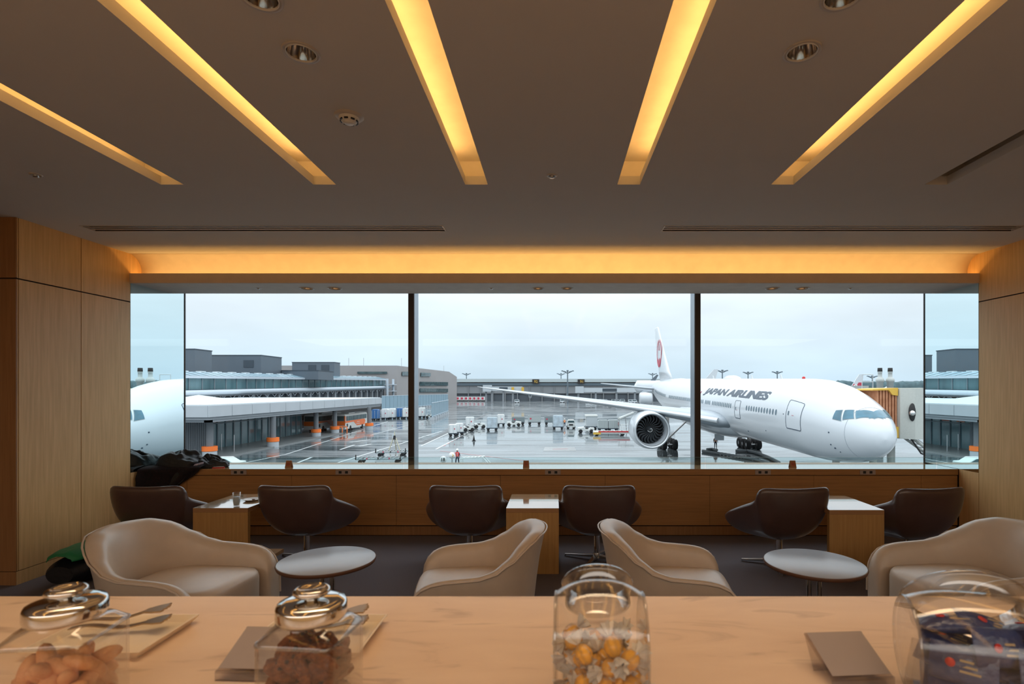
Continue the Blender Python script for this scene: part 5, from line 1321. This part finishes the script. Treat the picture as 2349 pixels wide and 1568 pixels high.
# ================================================================ GROUND VEHICLES AND CREW
def wheels(r, pos, rad=.3, w=.2):
    for x, y in pos: MB().lathe([(.0, -w/2), (rad*.9, -w/2), (rad, -w/2+.03), (rad, w/2-.03), (rad*.9, w/2), (0, w/2)], 16, Matrix.Translation((x, y, rad)) @ Matrix.Rotation(pi/2, 4, 'X')).build('wheel', M['tyre'], r)
M['uld'] = mat('container_alu', (.52, .56, .58), .4, .2); M['uldw'] = mat('container_white', (.72, .74, .74), .4); M['plastic'] = mat('plastic_sheet', (.48, .56, .62), .2, bump=.5, bscale=3, nscale=1.2, namt=.2)
M['cart'] = mat('cart_grey', (.20, .24, .25), .5); M['cart_lt'] = mat('cart_light', (.38, .42, .42), .5); M['gse'] = mat('gse_white', (.66, .68, .66), .4); M['bluep'] = mat('container_blue', (.03, .13, .33), .5)
def container(px, py, w, h, label, m='uldw', rz=0, dep=1.7, group='container dollies on the apron'):
    g = G(px, py); r = empty('container_dolly', g, rz, label, 'dolly', group)
    MB().box(-w/2-.1, w/2+.1, -dep/2, dep/2, .42, .56).build('deck', M['dkclad2'], r)
    q = MB(); q.prism([(-w/2, -dep/2+.05, .58), (w/2, -dep/2+.05, .58), (w/2, -dep/2+.05, .58+h*.9), (w/2-.12, -dep/2+.05, .58+h), (-w/2+.12, -dep/2+.05, .58+h), (-w/2, -dep/2+.05, .58+h*.9)], (0, dep-.1, 0)); c = q.build('container', M[m], r, bevel=.03)
    q = MB()
    for k in (-.46, .0, .46): q.box(k*w-.03, k*w+.03, -dep/2+.01, -dep/2+.05, .6, .58+h*.88)
    q.build('ribs', M['uld'], c)
    MB().box(w*.1, w*.22, -dep/2-.0, -dep/2+.01, .58+h*.42, .58+h*.56).build('red_mark', M['crane'], c) if m == 'uldw' else None
    wheels(r, [(sx*(w/2-.25), sy*(dep/2-.15)) for sx in (-1, 1) for sy in (-1, 1)], .24)
    return r
container(1039, 1000, 1.3, 1.45, 'white container on a dolly nearest the painted red line', 'uldw', .25); container(1054, 997, 1.3, 1.45, 'white container on a dolly second in the short train', 'uldw', .25)
container(1078, 982, 1.75, 1.75, 'pale container on a dolly behind the short white train', 'uldw', .15)
container(1129, 987, 2.0, 2.0, 'container under clear plastic on a dolly, left of the tow tractor', 'plastic', .05)
container(1149, 976, 1.6, 1.9, 'white container on a dolly just left of the first tow tractor', 'uldw', .1)
container(1280, 984, 2.05, 2.2, 'container under clear plastic on a dolly beside the standing worker', 'plastic', .0)
def cart(px, py, w, h, label, m):
    g = G(px, py); r = empty('baggage_cart', g, 0, label, 'cart', 'open baggage carts in a row')
    MB().box(-w/2, w/2, -.8, .8, .55, .66).build('deck', M['dkclad2'], r)
    q = MB(); q.box(-w/2, w/2, -.8, -.76, .66, .66+h); q.box(-w/2, w/2, .76, .8, .66, .66+h); q.box(-w/2, -w/2+.04, -.76, .76, .66, .66+h); q.box(w/2-.04, w/2, -.76, .76, .66, .66+h); q.build('side_panel', M[m], r)
    MB().box(-w/2-.03, w/2+.03, -.83, -.80, .60+h, .68+h).build('top_rail', M['uld'], r)
    MB().box(-w*.35, -w*.22, -.815, -.80, .66+h*.4, .66+h*.65).build('mark', M['crane'], r)
    wheels(r, [(sx*(w/2-.4), sy*.7) for sx in (-1, 1) for sy in (-1, 1)], .3); MB().cyl((w/2, 0, .5), (w/2+.8, 0, .5), .05, n=6).build('tow_bar', M['steel'], r)
cart(1189, 973.5, 2.8, 1.1, 'dark open baggage cart behind the tow tractor', 'cart'); cart(1226, 973.5, 2.9, 1.4, 'light grey open baggage cart standing alone', 'cart_lt'); cart(1262, 973.5, 2.5, 1.2, 'dark open baggage cart left of the plastic covered container', 'cart')
def tug(px, py, label, rz=0, roof=False, Lg=2.9):
    g = G(px, py); r = empty('tow_tractor', g, rz, label, 'tractor', 'white tow tractors')
    q = MB(); q.prism([(-Lg/2, -.7, .35), (Lg/2, -.7, .35), (Lg/2, -.7, .95), (Lg*.12, -.7, 1.1), (Lg*.05, -.7, .75), (-Lg*.2, -.7, .72), (-Lg*.25, -.7, 1.0), (-Lg/2, -.7, .95)], (0, 1.4, 0)); q.build('body', M['gse'], r, bevel=.04)
    MB().box(-.35, .1, -.5, .5, .75, .95).build('seat', M['black'], r); MB().tube([(.35, 0, 1.0), (.15, 0, 1.25)], .03, 6).build('steering_column', M['black'], r)
    MB().lathe([(.15, 0), (.18, 0), (.18, .03), (.15, .03)], 14, Matrix.Translation((.15, 0, 1.25)) @ Matrix.Rotation(.6, 4, 'Y')).build('steering_wheel', M['black'], r)
    if roof:
        MB().box(-Lg*.3, Lg*.25, -.65, .65, 2.0, 2.08).build('roof', M['gse'], r)
        for x in (-Lg*.28, Lg*.23):
            for y in (-.6, .6): MB().cyl((x, y, .8), (x, y, 2.0), .04, n=6).build('roof_post', M['gse'], r)
        MB().add([(Lg*.23, -.6, 1.1), (Lg*.23, .6, 1.1), (Lg*.23, .6, 1.95), (Lg*.23, -.6, 1.95)], [(0, 1, 2, 3)]).build('windscreen', M['busglass'], r, solid=.01)
    wheels(r, [(sx*Lg*.33, sy*.62) for sx in (-1, 1) for sy in (-1, 1)], .36, .28); return r
tug(1179, 977, 'white tow tractor standing before the dark open cart', 0, False, 3.1)
tug(1100, 981.5, 'white tow tractor coupled to the pale container', .3, False, 2.2); tug(1073, 989, 'small white tow tractor pulling the short white train', .5, False, 2.0)
tug(1344, 992.5, 'white tow tractor left of the container loader', pi, False, 3.0)
g = G(1310, 983); r = empty('utility_van', g, 0, 'small white service truck seen from the front beside the worker', 'truck')
MB().prism([(-.75, 0, .3), (.75, 0, .3), (.75, 0, 1.25), (.62, 0, 1.75), (-.62, 0, 1.75), (-.75, 0, 1.25)], (0, 2.6, 0)).build('body', M['gse'], r, bevel=.05)
MB().add([(-.68, -.02, 1.25), (.68, -.02, 1.25), (.57, -.02, 1.68), (-.57, -.02, 1.68)], [(0, 1, 2, 3)]).build('windscreen', M['busglass'], r, solid=.01)
MB().box(-.4, .4, -.03, 0, .65, .95).build('grille', M['black'], r)
for s_ in (-1, 1): MB().lathe([(0, 0), (.1, 0), (.1, .03), (0, .03)], 12, Matrix.Translation((s_*.55, 0, .8)) @ Matrix.Rotation(pi/2, 4, 'X')).build('headlamp', M['white'], r)
wheels(r, [(sx*.6, y) for sx in (-1, 1) for y in (.4, 2.2)], .3, .2)
# container on stand with canopy, behind the tractor
g = G(1356, 985); r = empty('covered_dolly', g, 0, 'grey boxy covered dolly behind the tractor near the engine', 'dolly')
MB().box(-1.2, 1.2, -.9, .9, .5, .65).build('deck', M['dkclad2'], r); MB().box(-.9, 1.2, -.85, .85, .66, 2.6).build('box', M['uld'], r, bevel=.05); MB().box(-1.25, 1.25, -.95, .95, 2.6, 2.95).build('cover', M['gse'], r, bevel=.08); MB().cyl((-1.1, -.8, .6), (-1.1, -.8, 2.6), .06, n=6).build('post', M['gse'], r)
wheels(r, [(sx*.8, sy*.7) for sx in (-1, 1) for sy in (-1, 1)], .25)
for px, lb in ((1383, 'left'), (1406, 'right')):
    container(px, 988, 1.85, 1.55, 'grey baggage container on a dolly near the engine, %s one' % lb, 'cart_lt')
# container loader
g = G(1398, 998); r = empty('container_loader', g, 0, 'long white container loader with red and yellow edges left of the engine', 'loader')
MB().box(-2.8, 3.4, -1.2, 1.2, .35, .75).build('chassis', M['gse'], r, bevel=.05); MB().box(-2.0, 3.4, -1.26, -1.2, .62, .85).build('red_edge', M['red'], r); MB().box(-2.9, -1.6, -1.28, -1.2, .25, .6).build('yellow_corner', M['yel'], r)
for k in range(7): MB().cyl((-1.8+k*.8, -1.1, .80), (-1.8+k*.8, 1.1, .80), .07, n=8).build('roller', M['steel'], r)
for k in range(4): MB().tube([(1.9+.5*(k % 2), -1.1 if k < 2 else 1.1, .8), (1.9+.5*(k % 2), -1.1 if k < 2 else 1.1, 2.0)], .04, 6).build('guard_post', M['gse'], r)
MB().tube([(1.8, -1.1, 1.95), (3.3, -1.1, 1.95)], .04, 6).build('guard_rail', M['gse'], r); MB().tube([(1.8, -1.1, 1.45), (3.3, -1.1, 1.45)], .04, 6).build('guard_rail', M['gse'], r)
wheels(r, [(sx*2.2, sy*1.0) for sx in (-1, 1) for sy in (-1, 1)], .3)
a, b_ = P(1420, 960, 100), P(1452, 947, 106); r = empty('belt_conveyor', a, 0, 'pale inclined belt loader reaching up behind the engine', 'belt loader')
q = MB(); q.tube([(0, 0, 0), b_-a], .28, 6); q.build('belt_arm', M['gse'], r); MB().tube([(1.2, 0, .4), (1.4, 0, GZ-a.z)], .08, 6).build('support', M['steel'], r); MB().tube([(0, 0, 0), (0, 0, GZ-a.z)], .08, 6).build('support', M['steel'], r)
# row of containers by the blast fence
xs_ = [(862, 964, 'bluep'), (884, 962, 'uldw'), (900, 961, 'uldw'), (918, 960, 'bluep'), (932, 960, 'uldw'), (968, 958, 'uldw')]
for i, (px, py, m_) in enumerate(xs_):
    container(px, py, 1.6, 2.3, '%s container dolly in the row beyond the parked bus, %s' % ('blue' if m_ == 'bluep' else 'white', ['first from the bus', 'second from the bus', 'third from the bus', 'fourth from the bus', 'last before the left mullion', 'just right of the mullion', 'beside the blast fence end'][i]), m_, .1, 2.4, 'containers parked by the blast fence')
tug(985, 959, 'white tow tractor at the end of the blast fence', .2, True, 1.8)
# blast fence of tall translucent panels
M['fence'] = mat('pale_blue_panel', (.26, .38, .46), .35)
def blast(px0, py0, px1, py1, ht, n, label):
    a = G(px0, py0); b_ = G(px1, py1); r = empty('blast_fence', a, 0, label, 'fence', 'pale blue blast fences'); d = b_-a
    for k in range(n):
        p0 = d*(k/n); p1 = d*((k+.9)/n)
        MB().add([p0+Vector((0, 0, .8)), p1+Vector((0, 0, .8)), p1+Vector((0, 0, ht)), p0+Vector((0, 0, ht))], [(0, 1, 2, 3)]).build('fence_panel', M['fence'], r, solid=.12)
        MB().cbox(p0+Vector((0, .3, .4)), (.8, 1.6, .8)).build('concrete_foot', M['conc'], r)
    for zz in (1.0, ht-.1): MB().tube([Vector((0, -.1, zz)), d+Vector((0, -.1, zz))], .08, 6).build('fence_rail', M['tubem'], r)
blast(991, 964, 1029, 948, 4.6, 8, 'pale blue panelled blast fence on the open apron right of the left mullion')
blast(876, 944, 1028, 930, 5.8, 22, 'long pale blue blast fence running behind the container row')
# trains of red white carts at far left of the concourse
for k in range(7):
    p_ = P(1051+k*9.5, 911, 372); o = empty('distant_cart', (p_.x, 372, GZ), 0, 'distant red and white baggage wagon before the far concourse, %s in the row' % ['first', 'second', 'third', 'fourth', 'fifth', 'sixth', 'last'][k], 'cart', 'distant red and white wagons')
    MB().box(-1.3, 1.3, -1, 1, .8, 3.2).build('box', M['uldw'], o); MB().box(-.9, .6, -1.05, -1, 1.2, 2.8).build('red_side', M['crane'], o); MB().box(-1.2, 1.2, -.8, .8, .2, .8).build('chassis', M['tyre'], o)
for k, px in enumerate((1186, 1300-10, 1346+3, 1372+7, 1388, 1416, 1428, 1447, 1455, 1362, 1408)):
    p_ = P(px, 914, 340-(px % 7)*3); o = empty('distant_van', (p_.x, p_.y, GZ), 0, 'small white van parked before the far concourse', 'van', 'distant parked vans')
    MB().prism([(-1.5, -1, .3), (1.5, -1, .3), (1.5, -1, 1.2), (1.1, -1, 2.1), (-1.4, -1, 2.1), (-1.5, -1, 1.2)], (0, 2, 0)).build('body', M['jet'], o); MB().box(-1.2, 1.1, -1.03, -1, 1.25, 1.85).build('window', M['busglass'], o)
    wheels(o, [(-.9, -.9), (.9, -.9)], .32)
# traffic cone
g = G(1087, 1011); r = empty('traffic_cone', g, 0, 'dark slim cone standing alone on the wet apron', 'cone')
MB().lathe([(0, .9), (.05, .9), (.20, .06), (.0, .05)], 20).build('cone', mat('dark_cone', (.05, .05, .05), .5), r); MB().cbox((0, 0, .03), (.55, .55, .06)).build('base', M['tyre'], r)
# empty roller dollies and the tow bar stand near the left mullion
def roller(px, py, w, d, rz, label):
    g = G(px, py); r = empty('roller_dolly', g, rz, label, 'dolly', 'empty roller dollies'); h = .55
    for s_ in (-1, 1): MB().box(-w/2, w/2, s_*d/2-.06, s_*d/2+.06, h-.1, h).build('side_rail', M['cart'], r); MB().box(s_*w/2-.06, s_*w/2+.06, -d/2, d/2, h-.1, h).build('end_rail', M['cart'], r)
    for k in range(9): MB().cyl((-w/2+.3+k*(w-.6)/8, -d/2, h-.02), (-w/2+.3+k*(w-.6)/8, d/2, h-.02), .05, n=8).build('roller', M['steel'], r)
    for k in range(5): MB().box(-w/2+k*w/4-.06, -w/2+k*w/4+.06, -d/2-.08, -d/2, h-.05, h+.12).build('stop', M['crane'] if k % 2 else M['black'], r)
    for s_ in (-1, 1): MB().box(s_*w/2-.05, s_*w/2+.05, -d/2-.05, -d/2+.05, h, h+.45).build('corner_post', M['black'], r)
    wheels(r, [(sx*(w/2-.4), sy*(d/2-.2)) for sx in (-1, 1) for sy in (-1, 1)], .22)
roller(900, 1045, 3.4, 2.0, .1, 'empty roller dolly beside the tow bar frame'); roller(872, 1061, 4.6, 1.9, .1, 'empty roller dolly in front of the other empty one')
g = G(905, 1034); r = empty('tripod_frame', g, 0, 'pale A-shaped stand with a dark top near the left mullion', 'stand')
for s_ in (-1, 1): MB().tube([(s_*.75, 0, 0), (s_*.15, 0, 1.7)], .07, 8).build('leg', mat('cream_paint', (.6, .56, .42), .5), r)
MB().tube([(0, .8, 0), (0, 0, 1.7)], .07, 8).build('leg', mat('cream_paint', (.6, .5, .4)), r); MB().cyl((0, 0, 1.5), (0, 0, 2.0), .22, .12, 12).build('head', M['tyre'], r); MB().cyl((0, 0, 2.0), (0, 0, 2.5), .07, .05, 10).build('spindle', mat('cream_paint', (.6, .5, .4)), r); MB().tube([(-.42, 0, .8), (.42, 0, .8)], .05, 6).build('cross_bar', M['steel'], r)
# people
def person(loc, label, pose=0, vest='red', helmet=True, sc_=1.0, group=None):
    r = empty('person', loc, random.uniform(-.3, .3), label, 'person', group); r.scale = (sc_,)*3
    J = {'pel': ((0, 0, .92), .135), 'chest': ((0, 0, 1.25), .165), 'neck': ((0, 0, 1.46), .06), 'head': ((0, -.01, 1.62), .10), 'top': ((0, 0, 1.71), .07)}
    E = [('pel', 'chest'), ('chest', 'neck'), ('neck', 'head'), ('head', 'top')]
    for s_, n_ in ((-1, 'l'), (1, 'r')):
        st = .10 if pose else 0
        J.update({n_+'hip': ((s_*.10, 0, .86), .095), n_+'knee': ((s_*.12, -.02+s_*st, .48), .068), n_+'ank': ((s_*.13, .02+s_*st, .09), .048), n_+'toe': ((s_*.14, -.14+s_*st, .04), .038),
                  n_+'sh': ((s_*.19, 0, 1.38), .062), n_+'el': ((s_*.27, .02, 1.10), .046), n_+'wr': ((s_*.27, -.12 if pose else -.04, .88), .033), n_+'ha': ((s_*.265, -.18 if pose else -.06, .80), .036)})
        E += [('pel', n_+'hip'), (n_+'hip', n_+'knee'), (n_+'knee', n_+'ank'), (n_+'ank', n_+'toe'), ('chest', n_+'sh'), (n_+'sh', n_+'el'), (n_+'el', n_+'wr'), (n_+'wr', n_+'ha')]
    ks = list(J); me = bpy.data.meshes.new('body'); me.from_pydata([J[k][0] for k in ks], [(ks.index(a), ks.index(b_)) for a, b_ in E], []); me.materials.append(M['navy'])
    o = bpy.data.objects.new('body', me); COL.objects.link(o); o.parent = r
    md = o.modifiers.new('skin', 'SKIN'); md.use_smooth_shade = True
    for i, k in enumerate(ks): me.skin_vertices[0].data[i].radius = (J[k][1],)*2; me.skin_vertices[0].data[i].use_root = (k == 'pel')
    o.modifiers.new('sub', 'SUBSURF').render_levels = 1
    MB().ball((0, -.025, 1.60), (.088, .095, .105), 14).build('face', M['skin'], r)
    if helmet: MB().lathe([(.14, 1.64), (.125, 1.66), (.12, 1.72), (.085, 1.78), (0, 1.80)], 20).build('helmet', M['white'], r)
    q = MB(); q.rings([[(rx*cos(2*pi*i/18), ry*sin(2*pi*i/18), z_) for i in range(18)] for z_, rx, ry in ((.98, .19, .15), (1.2, .205, .165), (1.38, .215, .155), (1.45, .13, .11))], caps=False); q.build('safety_vest', M['red'] if vest == 'red' else mat('orange_vest', (.8, .25, .05), .7), r)
    for s_ in (-1, 1):
        q = MB(); q.tube([(s_*.09, -.168, .99), (s_*.09, -.178, 1.2), (s_*.09, -.168, 1.38)], .018, 6); q.build('reflective_strip', M['white'], r)
    return r
g = G(1049, 1068); person((g.x, g.y, GZ), 'person in dark uniform, red vest and white helmet near the window', 1)
g = G(1295, 979); person((g.x, g.y, GZ), 'person in dark uniform standing beside the plastic covered container', 0, 'orange')
g = G(1419, 986); person((g.x, g.y, GZ+0), 'person in red vest standing at the container loader', 1)
g = G(1641.5, 1029); person((g.x, g.y, GZ), 'person standing under the airliner belly behind the gear door', 0, 'orange')
# sign, lamp stand and belt frame at the foot of the window
g = G(1017, 1085); r = empty('stand_sign', g, 0, 'round white sign with number 18 at the foot of the middle window', 'sign')
H = P(0, 1053, g.y).z-GZ
MB().cyl((0, 0, 0), (0, 0, H), .05, n=8).build('pole', M['steel'], r); MB().lathe([(0, 0), (.32, 0), (.32, .05), (0, .05)], 32, Matrix.Translation((0, 0, H)) @ Matrix.Rotation(pi/2, 4, 'X')).build('disc', M['white'], r)
vs, fs = text_mesh('18', .42, 0, .012); cx = (min(v.x for v in vs)+max(v.x for v in vs))/2
MB().add([(v.x-cx, -.06, H-.15+v.y) for v in vs], fs).build('number', M['black'], r)
g = G(1037, 1080); H = P(0, 1044, g.y).z-GZ; r = empty('lamp_stand', g, 0, 'round pale lamp head on a stand beside the worker', 'lamp')
MB().cyl((0, 0, 0), (0, 0, H), .06, n=8).build('pole', M['steel'], r); MB().lathe([(0, -.1), (.28, -.08), (.32, .0), (.3, .12), (0, .15)], 24, Matrix.Translation((0, 0, H)) @ Matrix.Rotation(pi/2, 4, 'X')).build('lamp_head', M['white'], r); MB().lathe([(0, 0), (.13, 0), (.13, .04), (0, .04)], 16, Matrix.Translation((.05, -.1, H)) @ Matrix.Rotation(pi/2, 4, 'X')).build('lens', M['yel'], r)
g = G(1080, 1085); H = P(0, 1047, g.y).z-GZ; r = empty('belt_loader', g, 0, 'pale tubular frame of a belt loader right of the helmeted worker', 'belt loader')
for s_ in (-1, 1):
    MB().tube([(-.9, s_*.5, H-.1), (1.2, s_*.5, H), (2.0, s_*.5, H-.9)], .05, 6).build('side_tube', M['gse'], r); MB().tube([(-.9, s_*.5, H-.1), (-.7, s_*.5, 0)], .05, 6).build('leg', M['gse'], r); MB().tube([(1.2, s_*.5, H), (1.2, s_*.5, 0)], .05, 6).build('leg', M['gse'], r)
for k in range(6): MB().tube([(-.7+.35*k, -.5, H-.08+.018*k), (-.5+.35*k, .5, H-.08+.018*k)], .04, 6).build('cross_tube', M['gse'], r)
# pale car and trolley below the jackets
g = G(495, 1078); r = empty('car', g, .1, 'white pickup car seen over the counter beside the jackets', 'car')
H = P(0, 1051, g.y).z-GZ
MB().prism([(-3.2, 0, .4), (2.1, 0, .4), (2.1, 0, H*.62), (1.5, 0, H*.66), (.9, 0, H), (-.3, 0, H), (-.6, 0, H*.64), (-3.2, 0, H*.62)], (0, 1.7, 0)).build('body', M['gse'], r, bevel=.08)
MB().prism([(1.35, -.01, H*.68), (.85, -.01, H*.94), (.1, -.01, H*.94), (.1, -.01, H*.68)], (0, -.02, 0)).build('side_window', M['busglass'], r)
MB().prism([(-3.1, .1, H*.64), (-.7, .1, H*.66), (-.7, .1, H*.9), (-3.1, .1, H*.74)], (0, .06, 0)).build('cargo_rail', M['uld'], r)
wheels(r, [(1.3, .1), (-2.0, .1), (1.3, 1.6), (-2.0, 1.6)], .36)
g = G(470, 1074)
# keep vehicle groups honest: nothing else stands here
